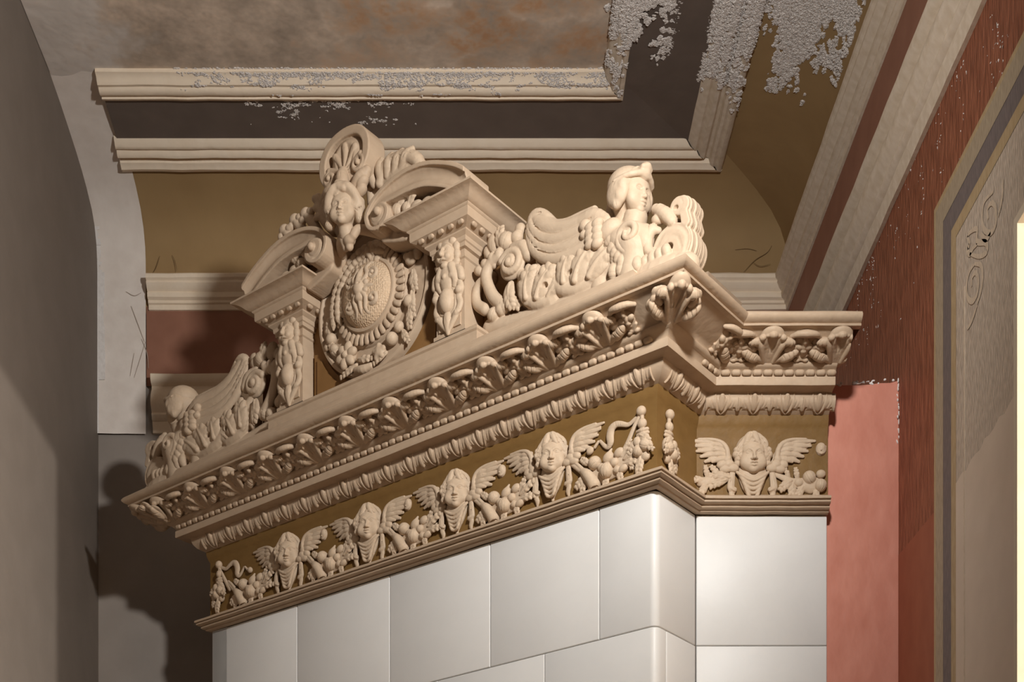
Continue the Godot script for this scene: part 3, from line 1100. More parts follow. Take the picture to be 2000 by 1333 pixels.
func stove() -> void:
	var o := thing("tiled_stove", "white glazed tiled corner stove with brown frieze and moulded shelf", "stove", Transform3D(Basis(), Vector3.ZERO))
	var path := stove_path()
	var inset := []
	for i in 5:
		inset.append(path[i])
	var core := [[-0.012, 0.02], [-0.012, 1.3 + EYE], [-0.3, 1.3 + EYE]]
	put("core", sweep(core, path, 0.0, false), M.joint, o)
	var top := 1.1423
	var th := 0.2446
	var gap := 0.0005
	for row in 11:
		var y := EYE + top - (row + 1) * th + gap
		var h := th - gap * 2
		if y < 0.03:
			h -= 0.04 - y
			y = 0.04
		var cuts: Array = [0.0, 0.2782, 0.5507, 0.8143, 1.0697] if row % 2 == 0 else [0.0, 0.149, 0.4145, 0.680, 0.9452]
		for i in 5:
			var a: float = cuts[i]
			if i < 4:
				put("tile", tile_mesh(cuts[i + 1] - a - gap * 2, h), M.glaze, o, Transform3D(Basis(Vector3.UP, -ALPHA), FRONT + Basis(Vector3.UP, -ALPHA) * Vector3(a + gap, y - EYE, 0)))
			else:
				var wrap := 0.139 if row % 2 == 0 else 0.034
				put("corner_tile", tile_mesh(LONG - a - gap, h, 0.002, 0.05, wrap), M.glaze, o, Transform3D(Basis(Vector3.UP, -ALPHA), FRONT + Basis(Vector3.UP, -ALPHA) * Vector3(a + gap, y - EYE, 0)))
		if row % 2 == 1:
			put("tile", tile_mesh(0.1035, h), M.glaze, o, Transform3D(Basis(Vector3.UP, PI / 2 - ALPHA), CORNER + Basis(Vector3.UP, PI / 2 - ALPHA) * Vector3(0.036, y - EYE, 0)))
		put("tile", tile_mesh(0.2445, h), M.glaze, o, Transform3D(Basis(), INNER + Vector3(0.001, y - EYE, 0)))
		var lb := Basis(Vector3.UP, -ALPHA - PI / 2)
		put("tile", tile_mesh(0.40, h), M.glaze, o, Transform3D(lb * Basis(), FRONT + lb * Vector3(-0.40, y - EYE, 0.0)))
	var shelf := lifted([[0.0, 1.1423], [0.009, 1.1423], [0.0105, 1.1435], [0.0105, 1.1458], [0.0165, 1.1468], [0.0185, 1.1490], [0.0180, 1.1512], [0.0158, 1.1520], [0.0160, 1.1532], [0.0225, 1.1538], [0.0262, 1.1560], [0.0262, 1.1588], [0.0238, 1.1598], [0.0240, 1.1608], [0.0290, 1.1612], [0.0292, 1.1655], [0.0250, 1.1680], [0.015, 1.1720], [0.004, 1.1780]], EYE)
	put("moulded_shelf", sweep(shelf, path, 0.0007, true, 0.04), M.clay, o)
	var frieze := lifted([[0.004, 1.176], [0.003, 1.182], [0.003, 1.300], [0.006, 1.306], [0.009, 1.316], [0.010, 1.326]], EYE)
	put("brown_frieze", sweep(frieze, path, 0.0, false), M.brown, o)
	var c := thing("stove_cornice", "clay coloured stove cornice with leaf, bead and egg ornament", "cornice", Transform3D(Basis(), Vector3.ZERO))
	var prof := lifted([[0.003, 1.3215], [0.0085, 1.3215], [0.0095, 1.3245], [0.016, 1.3275], [0.024, 1.3325], [0.030, 1.3395], [0.0335, 1.3470], [0.034, 1.3535], [0.038, 1.3545], [0.0585, 1.3550], [0.0592, 1.3570], [0.0592, 1.3700], [0.0570, 1.3712], [0.0575, 1.3735], [0.0655, 1.3815], [0.0690, 1.3820], [0.0740, 1.3865], [0.0745, 1.3890], [0.0720, 1.3905]], EYE)
	put("corona", sweep(prof, path, 0.0006, true, 0.05), M.clay, c)
	var cav := lifted([[0.0715, 1.389], [0.0735, 1.3935], [0.081, 1.3975], [0.094, 1.4035], [0.108, 1.4120], [0.121, 1.4195], [0.128, 1.4240]], EYE)
	var longer := path.duplicate()
	longer[4] = path[4] + Vector2(0.016, 0)
	put("leaf_ground", sweep(cav, longer, 0.0, true), M.clay, c)
	longer[4] = path[4] + Vector2(0.027, 0)
	var crown := lifted([[0.122, 1.4215], [0.1345, 1.4215], [0.1355, 1.4240], [0.1345, 1.4258], [0.1330, 1.4266], [0.1365, 1.4275], [0.1420, 1.4300], [0.1455, 1.4340], [0.1462, 1.4375], [0.1445, 1.4395], [0.1440, 1.4410], [0.1405, 1.4440], [0.10, 1.449], [-0.2, 1.452]], EYE)
	put("crown_moulding", sweep(crown, longer, 0.0006, true, 0.05), M.clay, c)
	var p2 := path
	# the block behind the cornice that carries the crowning ornaments
	var blk := thing("stove_attic", "plain clay attic block behind the sphinxes on the stove top", "block", Transform3D(Basis(), Vector3.ZERO))
	var ap := []
	var f := Basis(Vector3.UP, -ALPHA)
	for q in [Vector3(0.06, 0, -0.40), Vector3(0.06, 0, -0.22), Vector3(LONG - 0.02, 0, -0.22), Vector3(LONG - 0.02, 0, -0.35)]:
		var w: Vector3 = FRONT + f * q
		ap.append(Vector2(w.x, w.z))
	put("block_face", sweep(lifted([[0.0, 1.445], [0.0, 1.60], [0.004, 1.604], [0.004, 1.64], [-0.2, 1.645]], EYE), ap, 0.0, false), M.clay, blk)


# ---------------------------------------------------------------- forms that many ornaments share (millimetres, z out of the wall)

func lobe(c: Clay, x: float, y: float, z: float, a: float, length: float, r: float, lift := 2.0, flat := 1.5, k := 1.0) -> void:
	var d := Vector2.from_angle(deg_to_rad(a))
	c.tube([x, y, z, r * 0.8, x + d.x * length * 0.55, y + d.y * length * 0.55, z + lift, r, x + d.x * length, y + d.y * length, z + lift * 0.3, r * 0.6], k, flat, 3)


# a leaf with paired lobes; bend turns it as it grows
func leaf(c: Clay, x: float, y: float, z: float, a: float, length: float, width: float, pairs := 3, bend := 0.0, lift := 4.0) -> void:
	var p := Vector2(x, y)
	var line := []
	var sheet := []
	var n := pairs + 1
	for i in n + 1:
		var t := float(i) / n
		var ang := a + bend * t
		var zz := z + lift * sin(PI * (0.15 + 0.7 * t))
		line.append_array([p.x, p.y, zz + width * 0.12, width * (0.15 - 0.07 * t)])
		sheet.append_array([p.x, p.y, zz, width * (0.20 + 0.28 * sin(PI * minf(t * 0.85 + 0.1, 1.0)))])
		if i > 0 and i < n + 1:
			var w := width * (0.42 + 0.30 * sin(PI * t * 0.8)) * (1.0 - 0.35 * t)
			lobe(c, p.x, p.y, zz, ang + 50 - 16 * t, w, width * 0.22, 1.5, 1.4, 0.8)
			lobe(c, p.x, p.y, zz, ang - 50 + 16 * t, w, width * 0.22, 1.5, 1.4, 0.8)
		p += Vector2.from_angle(deg_to_rad(ang)) * length / n
	c.tube(sheet, 1.5, 2.4, 2)
	c.tube(line, 0.6, 1.0, 2)


func fruit(c: Clay, x: float, y: float, z: float, r: float, a := 0.0, ribs := 3) -> void:
	c.ball(x, y, z, r, r * 0.95, r * 0.95, a, 0.7)
	var d := Vector2.from_angle(deg_to_rad(a))
	var e := Vector2(-d.y, d.x)
	for i in ribs:
		var s := (i - (ribs - 1) * 0.5) / maxf(ribs, 1) * 1.5
		var q := []
		for j in 7:
			var t := (j - 3) / 3.0
			var yy := t * 0.92
			var rr := sqrt(maxf(0.0, 1.0 - yy * yy))
			var xx := s * rr
			var zz := sqrt(maxf(0.0, rr * rr - xx * xx))
			q.append_array([x + (e.x * xx + d.x * yy) * r, y + (e.y * xx + d.y * yy) * r, z + zz * r * 0.95, 0.5])
		c.cut(q, 0.9, 1.0, 1)


func rosette(c: Clay, x: float, y: float, z: float, r: float, petals := 5, a := 0.0) -> void:
	for i in petals:
		var d := Vector2.from_angle(deg_to_rad(a + 360.0 * i / petals))
		c.ball(x + d.x * r * 0.6, y + d.y * r * 0.6, z, r * 0.48, r * 0.36, r * 0.3, a + 360.0 * i / petals, 0.6)
	c.ball(x, y, z + r * 0.12, r * 0.3, r * 0.3, r * 0.3, 0, 0.4)


func spiral(x: float, y: float, r: float, turns: float, start: float, dir: float, w0: float, w1: float, r_end := 0.16) -> Array:
	var q := []
	var n := int(turns * 9)
	for i in n + 1:
		var t := float(i) / n
		var a := deg_to_rad(start) + dir * TAU * turns * t
		var rr := r * lerpf(1.0, r_end, pow(t, 0.85))
		q.append_array([x + rr * cos(a), y + rr * sin(a), lerpf(w0, w1, t)])
	return q


# a child's face looking along +z, its centre at the origin, about 56 mm from hairline to chin
func face(c: Clay, s := 1.0, deep := 1.0) -> void:
	c.ball(0, 3 * s, 5 * s * deep, 25 * s, 31 * s, 20 * s)
	c.ball(0, 15 * s, 13 * s, 20 * s, 13 * s, 11 * s, 0, 5 * s)
	for e: float in [-1.0, 1.0]:
		c.ball(e * 14 * s, -11 * s, 14 * s, 11 * s, 12.5 * s, 10 * s, 0, 5 * s)
	c.ball(0, -17 * s, 11 * s, 18 * s, 13 * s, 14 * s, 0, 5 * s)
	c.ball(0, -26 * s, 17.5 * s, 7.5 * s, 6 * s, 7 * s, 0, 4 * s)
	for e: float in [-1.0, 1.0]:
		c.dent(e * 10 * s, 4.5 * s, 28 * s, 7 * s, 4.6 * s, 6.5 * s, 0, 3 * s)
	for e: float in [-1.0, 1.0]:
		c.tube([e * 17 * s, 8.5 * s, 19 * s, 1.6 * s, e * 10 * s, 11.5 * s, 22.3 * s, 2.0 * s, e * 4 * s, 8.5 * s, 23.8 * s, 1.8 * s], 3 * s)
		c.ball(e * 10 * s, 3.6 * s, 19.3 * s, 5.4 * s, 3.4 * s, 4.2 * s, 0, 0.6 * s)
		c.tube([e * 16 * s, 3.6 * s, 19.0 * s, 0.9 * s, e * 10 * s, 7.2 * s, 22.8 * s, 1.2 * s, e * 4.4 * s, 4.0 * s, 22.2 * s, 0.9 * s], 0.6 * s)
		c.tube([e * 15 * s, 2.6 * s, 19.0 * s, 0.8 * s, e * 10 * s, 0.2 * s, 22.2 * s, 0.9 * s, e * 4.8 * s, 2.6 * s, 22.0 * s, 0.8 * s], 0.8 * s)
		c.ball(e * 3.9 * s, -8.4 * s, 25.4 * s, 2.9 * s, 2.6 * s, 3.0 * s, 0, 1.2 * s)
	c.tube([0, 7 * s, 23.2 * s, 2.4 * s, 0, -2 * s, 26.5 * s, 2.6 * s, 0, -7.6 * s, 28.6 * s, 3.4 * s], 2.6 * s)
	c.tube([-7.5 * s, -16.6 * s, 22.6 * s, 1.0 * s, -3 * s, -14.6 * s, 26.0 * s, 1.9 * s, 0, -15.3 * s, 26.4 * s, 1.8 * s, 3 * s, -14.6 * s, 26.0 * s, 1.9 * s, 7.5 * s, -16.6 * s, 22.6 * s, 1.0 * s], 1.2 * s)
	c.tube([-5.4 * s, -18.8 * s, 23.0 * s, 1.4 * s, 0, -20.0 * s, 25.0 * s, 2.3 * s, 5.4 * s, -18.8 * s, 23.0 * s, 1.4 * s], 1.2 * s)
	c.cut([-8 * s, -17.1 * s, 24.2 * s, 0.5 * s, 0, -17.4 * s, 28.0 * s, 0.8 * s, 8 * s, -17.1 * s, 24.2 * s, 0.5 * s], 0.8 * s)


# locks combed from the crown to the hairline
func locks(c: Clay, s: float, from: float, to: float, n: int, seed_: int, thick := 5.0, crown_y := 34.0) -> void:
	var r := RandomNumberGenerator.new()
	r.seed = seed_
	for i in n:
		var t := (i + 0.5) / n
		var a := deg_to_rad(lerpf(from, to, t))
		var sx := sin(a)
		var cy := cos(a)
		var j := r.randf_range(-1.0, 1.0)
		var w := thick * s * r.randf_range(0.85, 1.15)
		var p := [
			sx * 8 * s, (crown_y + cy * 6) * s, 14 * s, w * 0.8,
			sx * 20 * s + j * 2, (14 + cy * 25) * s, (16 - absf(sx) * 5) * s, w * 1.1,
			sx * 26 * s + cy * 5 * s * signf(j), (8 + cy * 19) * s + j * 2, (18.5 - absf(sx) * 9) * s, w,
			sx * 23 * s + cy * 10 * s * signf(j), (3 + cy * 18) * s, (19.5 - absf(sx) * 10) * s, w * 0.5]
		c.tube(p, 2.0, 1.1)
		c.ball(sx * 28 * s, (7 + cy * 19) * s, (16.5 - absf(sx) * 9) * s, w * 1.3, w * 1.0, w * 0.9, rad_to_deg(a) + j * 30, 1.2)
		for q: float in [-0.35, 0.35]:
			c.cut([p[0] + q * w, p[1], p[2] + w * 0.9, 0.5, p[4] + q * w, p[5] + q * w * sx, p[6] + w * 1.0, 0.6, p[8] + q * w, p[9] + q * w * sx, p[10] + w * 0.95, 0.6, p[12], p[13] + q * w, p[14] + w * 0.5, 0.4], 0.8)


func cherub_forms() -> void:
	var h := clay("face", 1.0, -22.0)
	face(h)
	var hair := clay("hair", 1.1, -22.0)
	hair.ball(0, 15, 0, 31.5, 33, 21)
	hair.dent(0, -9, 22, 23.5, 30, 30, 0, 2.0)
	locks(hair, 1.03, -118, 118, 15, 4, 5.0)
	locks(hair, 0.86, -75, 75, 8, 7, 4.5, 40)
	for e: float in [-1.0, 1.0]:
		for i in 4:
			hair.ball(e * (29 + 2.5 * sin(i * 2.0)), 14 - i * 8, 8 - i, 7, 6.5, 7, e * (20 + i * 50), 1.2)
			hair.cut([e * 27, 18 - i * 8, 14, 0.5, e * 31, 14 - i * 8, 14.5 - i, 0.6, e * 29, 10 - i * 8, 13 - i, 0.5], 0.8)
	var w := clay("wing", 1.0, -2.0)
	w.tube([-46, -8, 0, 12, -56, 8, 1, 15, -70, 14, 1, 15, -88, 22, 1, 11, -106, 30, 1, 5], 1.5, 3.2)
	w.tube([-52, 25, 3, 5, -80, 32, 4.5, 5.6, -117, 34.5, 2.5, 2.6], 0.7, 1.7)
	w.tube([-54, 18.5, 3, 5, -82, 24.5, 4.5, 5.6, -109, 25.5, 2.5, 2.8], 0.7, 1.7)
	w.tube([-55, 12, 3, 5, -80, 16.5, 4.5, 5.6, -103, 15.5, 2.5, 3], 0.7, 1.7)
	w.tube([-55, 6, 3, 5, -76, 8.5, 4.5, 5.6, -95, 5.5, 2.5, 3.2], 0.7, 1.7)
	w.tube([-54, 0, 3, 5, -70, 1, 4.5, 5.8, -87, -4, 2.5, 3.2], 0.7, 1.7)
	w.tube([-42, -8, 3, 5, -46, 2, 6, 5.4, -48, 16, 7.5, 5, -57, 28, 7.5, 4.6, -75, 35, 6, 3.6, -100, 37, 4.5, 2.4], 1.5)
	w.tube([-50, 20, 6, 5, -64, 25, 6.8, 5.6, -78, 26, 5, 3.2], 0.6, 1.4)
	w.tube([-52, 13, 6, 5, -66, 17, 6.8, 5.6, -80, 17, 5, 3.2], 0.6, 1.4)
	w.tube([-52, 6, 6, 5, -64, 8, 6.8, 5.6, -77, 6.5, 5, 3.2], 0.6, 1.4)
	w.tube([-51, -1, 6, 5, -62, -2, 6.8, 5.6, -74, -5, 5, 3.2], 0.6, 1.4)
	w.ball(-57, -11, 5, 10, 8, 6, 20, 0.8)
	w.ball(-50, -19, 5, 12, 8, 6, 15, 0.8)
	w.ball(-44, -11, 6.5, 10, 8, 6, 10, 0.8)
	w.ball(-47, -2, 7, 8, 7, 5, 40, 0.8)
	w.ball(-36, -18, 6, 11, 8, 6, 0, 1.2)
	for i in 5:
		w.cut([-70, 31 - i * 7.5, 9.5, 0.4, -104 + i * 5, 33 - i * 8.5, 6.5, 0.4], 0.6)
	var d := clay("drapery", 1.0, -2.0)
	d.tube([0, -28, 3, 27, 0, -46, 4, 21, 0, -62, 3, 11, 0, -76, 2, 3], 1.0, 2.4)
	for i in 5:
		var y := -38.0 - i * 7.5
		var x := 28.0 - i * 3.6
		d.tube([-x - 1, -26 - i * 2.5, 7, 2.8, -x * 0.72, y + 4 - i, 11, 3.2, 0, y - 6, 13.5 - i, 3, x * 0.72, y + 4 - i, 11, 3.2, x + 1, -26 - i * 2.5, 7, 2.8], 1.6)
	d.ball(0, -78, 2.5, 3.4, 4.6, 3, 0, 0.8)
	var r := clay("ribbon", 1.0, -2.0)
	r.tube([-37, -26, 4, 5.5, -39, -42, 5, 6.5, -40, -54, 5, 7, -36, -60, 4, 5.5], 1.0, 1.6)
	r.tube([-33, -57, 5, 4.5, -39, -63, 4, 5, -36, -72, 3, 5, -37, -80, 2, 2.6], 1.0, 1.6)
	r.ball(-36.5, -58, 7, 7.5, 3.2, 3.4, -25, 0.8)
	r.cut([-35, -32, 8, 0.5, -36.5, -52, 8.5, 0.5], 0.8)
	r.cut([-40, -34, 8, 0.5, -41.5, -52, 8, 0.5], 0.8)


func cherub(at: Transform3D, label: String, first: Node3D, turn := 0.0) -> Node3D:
	var t: Node3D
	if first:
		t = copy(first, at, label, "winged cherub heads on the frieze")
	else:
		t = thing("cherub_relief", label, "relief", at, "winged cherub heads on the frieze")
		put("face", form("face"), M.clay_light, t)
		put("hair", form("hair"), M.clay_light, t)
		put("wing", form("wing"), M.clay_light, t)
		put("wing", form("wing", true), M.clay_light, t)
		put("drapery", form("drapery"), M.clay_light, t)
		put("ribbon_end", form("ribbon"), M.clay_light, t)
		put("ribbon_end", form("ribbon", true), M.clay_light, t)
	for n in ["face", "hair"]:
		(t.get_node(n) as Node3D).rotation.y = deg_to_rad(turn)
	return t


func frieze_forms() -> void:
	var f := clay("garland_fruit", 1.0, -2.0)
	fruit(f, -4, 2, 7, 14.5, 80, 3)
	fruit(f, -31, 24, 6, 13, 30, 4)
	f.ball(-1, 25, 6, 12, 10, 8, 40, 0.8)
	f.tube([0, 29, 8, 5, 6, 39, 6, 2], 1.2)
	f.ball(22, 28, 5, 11, 9, 7, 20, 0.8)
	f.ball(13, 12, 7, 9, 8.5, 7.5, 0, 0.8)
	f.ball(31, -3, 5, 11, 7, 6.5, 20, 0.8)
	f.ball(18, -2, 6, 8, 7, 6, 0, 0.8)
	f.ball(-16, 12, 5, 9, 8, 7, 0, 0.8)
	f.tube([-57, 16, 5, 7, -46, 6, 8, 10, -37, -7, 7, 11, -33, -14, 4, 13], 1.0)
	f.dent(-31, -21, 6, 8, 8, 7, 0, 1.5)
	var l := clay("garland_leaves", 1.0, -2.0)
	l.tube([-60, 6, 0, 10, -30, 2, 1, 16, 0, 6, 1, 20, 24, 10, 1, 18, 44, 14, 0, 10], 1.0, 3.0)
	leaf(l, 34, 13, 4, 32, 32, 17, 2, -10, 3)
	leaf(l, 34, 4, 4, 0, 30, 15, 2, -10, 3)
	leaf(l, -50, 4, 4, 205, 22, 17, 2, 20, 3)
	leaf(l, -52, -2, 3, 250, 18, 15, 2, 0, 3)
	leaf(l, -46, 28, 3, 140, 16, 14, 2, 0, 2)
	leaf(l, -6, -8, 3, 262, 16, 15, 2, 0, 2)
	leaf(l, 20, -4, 3, 290, 16, 14, 2, 0, 2)
	lobe(l, -36, -14, 3, 235, 17, 6, 2)
	lobe(l, -36, -14, 3, 280, 17, 6, 2)
	lobe(l, -36, -12, 3, 310, 15, 6, 2)
	leaf(l, 30, 22, 3, 52, 24, 14, 2, 10, 2)
	leaf(l, 48, 22, 3, 40, 20, 12, 1, 10, 2)
	var s := clay("garland_stem", 1.0, -2.0)
	s.tube([-90, 44, 3, 4, -74, 30, 4, 5, -58, 16, 4, 6], 1.0, 1.3)
	s.tube([-84, 44, 3, 3, -70, 33, 5, 3.4, -58, 20, 5, 4], 0.6)
	var b := clay("boss", 0.9, -2.0)
	b.ball(0, 0, 0, 10, 12.5, 7)
	b.tube([-7.5, -5, 2, 1.6, 0, -9.5, 4, 2.0, 7.5, -4, 2, 1.6, 8.5, 5, 2, 1.4], 0.6)
	b.ball(1, 2, 4, 6, 8, 4, -10, 0.5)
	b.ball(-1, -4, 7, 1.6, 1.4, 1.4, 0, 0.4)
	var p := clay("pendant_top", 0.9, -2.0)
	p.ball(2, 8, 6, 9.4, 9.4, 8)
	p.tube([3, 1, 5, 4, 3.5, -6, 5, 3.6], 0.8)
	p.ball(4, -15, 6, 9, 9.5, 7, 0, 1.0)
	p.cut([0, -8, 12, 0.5, -1.5, -22, 11.5, 0.5], 0.6)
	p.cut([7, -8, 12, 0.5, 9, -22, 11.5, 0.5], 0.6)
	p.tube([-6, -27, 5, 3.6, 4, -28, 8, 4.2, 14, -27, 5, 3.6], 0.6)
	p.tube([-7, -33, 4, 3.2, 4, -34, 7, 3.8, 15, -33, 4, 3.2], 0.6)
	var q := clay("pendant_fruit", 0.9, -2.0)
	q.ball(2, -52, 4, 19, 20, 10)
	leaf(q, 4, -38, 9, -35, 24, 17, 2, -30, 3)
	fruit(q, 13, -57, 9, 12, -30, 2)
	leaf(q, 16, -56, 11, -45, 18, 13, 1, 0, 2)
	q.ball(-3, -48, 11, 8, 10, 6, 20, 0.6)
	fruit(q, -2, -64, 9, 11, 70, 2)
	q.ball(-15, -53, 5, 8, 13, 6, 10, 0.8)
	q.ball(11, -75, 5, 9, 8.5, 6, 0, 0.8)
	q.ball(-17, -67, 4, 8, 7, 5, 0, 0.8)
	leaf(q, -17, -68, 3, 265, 18, 13, 2, 0, 2)
	leaf(q, 1, -74, 4, 262, 26, 18, 3, 0, 3)
	leaf(q, -8, -44, 7, 230, 20, 14, 2, 0, 3)
	var r := clay("frieze_ribbon", 0.9, -2.0)
	r.tube([-1, 2, 4, 3.4, -12, -1, 4, 4, -26, -7, 4, 4.2, -40, -2, 5, 5.2, -52, 1, 5, 6.2, -62, -4, 5, 7.6, -66, -16, 4, 8, -65, -27, 4, 7, -70, -34, 3, 5, -78, -30, 3, 4, -88, -18, 3, 3], 1.0, 1.8)
	for i in 5:
		r.cut([-34 - i * 4.5, 4, 8, 0.35, -33 - i * 4.5, -8, 8, 0.35], 0.5)
	r.tube([-92, -18, 3, 2.6, -100, -26, 3, 3], 0.8)
	r.ball(-110, -30, 4, 8, 7, 5, 30, 0.8)
	r.tube([-2, 0, 6, 3.6, -12, -14, 6, 4, -26, -38, 5, 4.8, -40, -58, 4, 6], 0.8, 1.5)
	r.cut([-6, -3, 9, 0.4, -38, -53, 8.5, 0.4], 0.5)
	var wf := clay("wing_fruit", 0.9, -2.0)
	fruit(wf, 106, -36, 6, 13, 120, 3)
	fruit(wf, 127, -50, 6, 12, 80, 3)
	wf.ball(86, -45, 5, 9, 8, 7)
	wf.ball(128, -28, 4, 9, 8, 6)
	wf.ball(112, -50, 3, 8, 7, 6)
	wf.tube([86, -45, 2, 6, 104, -46, 2, 7, 127, -44, 2, 7], 1.5)
	var wl := clay("wing_fruit_leaves", 0.9, -2.0)
	wl.tube([42, -28, 3, 4, 60, -36, 4, 6, 78, -44, 4, 8, 110, -48, 1, 16, 126, -46, 1, 10], 1.0, 2.0)
	leaf(wl, 72, -42, 4, 215, 22, 17, 2, 10, 3)
	leaf(wl, 76, -46, 3, 262, 26, 16, 2, 0, 3)
	leaf(wl, 94, -52, 3, 240, 22, 15, 2, 0, 3)
	leaf(wl, 84, -38, 3, 100, 18, 11, 2, 0, 3)
	leaf(wl, 68, -36, 3, 110, 16, 10, 1, 0, 3)
	leaf(wl, 120, -58, 3, 262, 20, 14, 2, 0, 3)
	var k := clay("wing_leaves", 0.9, -2.0)
	k.tube([-46, -28, 3, 4, -60, -36, 3, 5, -80, -42, 3, 9, -96, -42, 2, 9], 1.0, 1.6)
	leaf(k, -42, -36, 3, 165, 34, 17, 2, 20, 3)
	leaf(k, -50, -40, 3, 200, 28, 15, 2, 10, 3)
	leaf(k, -62, -32, 3, 130, 20, 13, 2, 0, 3)
	leaf(k, -84, -34, 3, 100, 18, 11, 2, 0, 3)
	leaf(k, -92, -40, 3, 175, 16, 14, 1, 0, 3)
	leaf(k, -86, -48, 3, 240, 20, 15, 2, 0, 3)
	k.ball(-84, -44, 4, 9, 8, 5)


func frieze_ornaments() -> void:
	var words := ["first winged cherub head at the far left end of the frieze, beside the hanging ribbon", "second winged cherub head from the left on the long frieze", "third winged cherub head from the left on the long frieze", "fourth winged cherub head on the long frieze, nearest the stove corner"]
	var us := [0.2605, 0.4995, 0.7361, 0.9691]
	var first: Node3D = null
	for i in 4:
		var o := cherub(front_at(us[i], 1.2525 + 0.003 * maxi(i - 1, 0), 0.003, 0.98), words[i], first, 24.0)
		if i == 0:
			first = o
	cherub(wing_at(0.1044, 1.2435, 0.003), "winged cherub head on the short wing of the stove, facing the viewer", first)
	var gw := ["fruit garland left of the first cherub head at the far end of the frieze", "fruit garland between the first and second cherub heads", "fruit garland between the second and third cherub heads", "fruit garland between the third and fourth cherub heads", "fruit garland right of the fourth cherub head, tied to the corner pendant"]
	var gu := [0.1471, 0.3962, 0.6297, 0.8622, 1.097]
	var g0: Node3D = null
	for i in 5:
		if g0:
			copy(g0, front_at(gu[i], 1.1975, 0.003), gw[i], "fruit garlands on the frieze")
		else:
			g0 = thing("fruit_garland", gw[i], "garland", front_at(gu[i], 1.1975, 0.003), "fruit garlands on the frieze")
			put("fruit", form("garland_fruit"), M.clay_light, g0)
			put("leaves", form("garland_leaves"), M.clay_light, g0)
			put("stem", form("garland_stem"), M.clay_light, g0)
	var wf := thing("fruit_garland", "fruit and oak leaves cut off by the pink masonry beside the wing", "garland", wing_at(0.1044, 1.2435, 0.003))
	put("fruit", form("wing_fruit"), M.clay_light, wf)
	put("leaves", form("wing_fruit_leaves"), M.clay_light, wf)
	var wl := put("leaf_spray", form("wing_leaves"), M.clay_light, self, wing_at(0.1044, 1.2435, 0.003))
	tag(wl, "spray of broken leaves left of the cherub head on the short wing", "leaf spray")
	var bw := ["small oval boss after the first cherub head on the frieze", "small oval boss between the second and third cherub heads", "small oval boss after the third cherub head on the frieze"]
	var bu := [0.3642, 0.6042, 0.8459]
	for i in 3:
		var b := put("oval_boss", form("boss"), M.clay_light, self, front_at(bu[i], 1.2717, 0.003))
		tag(b, bw[i], "boss", "oval bosses on the frieze")
	var bb := put("oval_boss", form("boss"), M.clay_light, self, wing_at(0.2335, 1.2635, 0.003))
	tag(bb, "round boss half buried by pink masonry at the end of the short wing", "boss", "oval bosses on the frieze")
	var pw := ["hanging pendant of fruit at the far left end of the frieze", "hanging pendant of fruit beside the stove corner on the long frieze", "hanging pendant of fruit on the narrow return beside the stove corner"]
	var pa := [front_at(0.031, 1.2785, 0.003, 0.95), front_at(1.1645, 1.2783, 0.003), return_at(0.034, 1.277, 0.003)]
	for i in 3:
		var p := thing("fruit_pendant", pw[i], "pendant", pa[i], "fruit pendants on the frieze")
		put("finial", form("pendant_top", i == 2), M.clay_light, p)
		put("fruit_bunch", form("pendant_fruit", i == 2), M.clay_light, p)
	var r := put("ribbon_streamer", form("frieze_ribbon"), M.clay_light, self, front_at(1.1645, 1.2783, 0.003))
	tag(r, "fluttering ribbon tied to the pendant beside the stove corner", "ribbon", "ribbons on the frieze")
	var r2 := put("ribbon_streamer", form("frieze_ribbon", true), M.clay_light, self, front_at(0.031, 1.2785, 0.003, 0.95))
	tag(r2, "fluttering ribbon tied to the pendant at the far left end", "ribbon", "ribbons on the frieze")


# ---------------------------------------------------------------- cornice enrichment

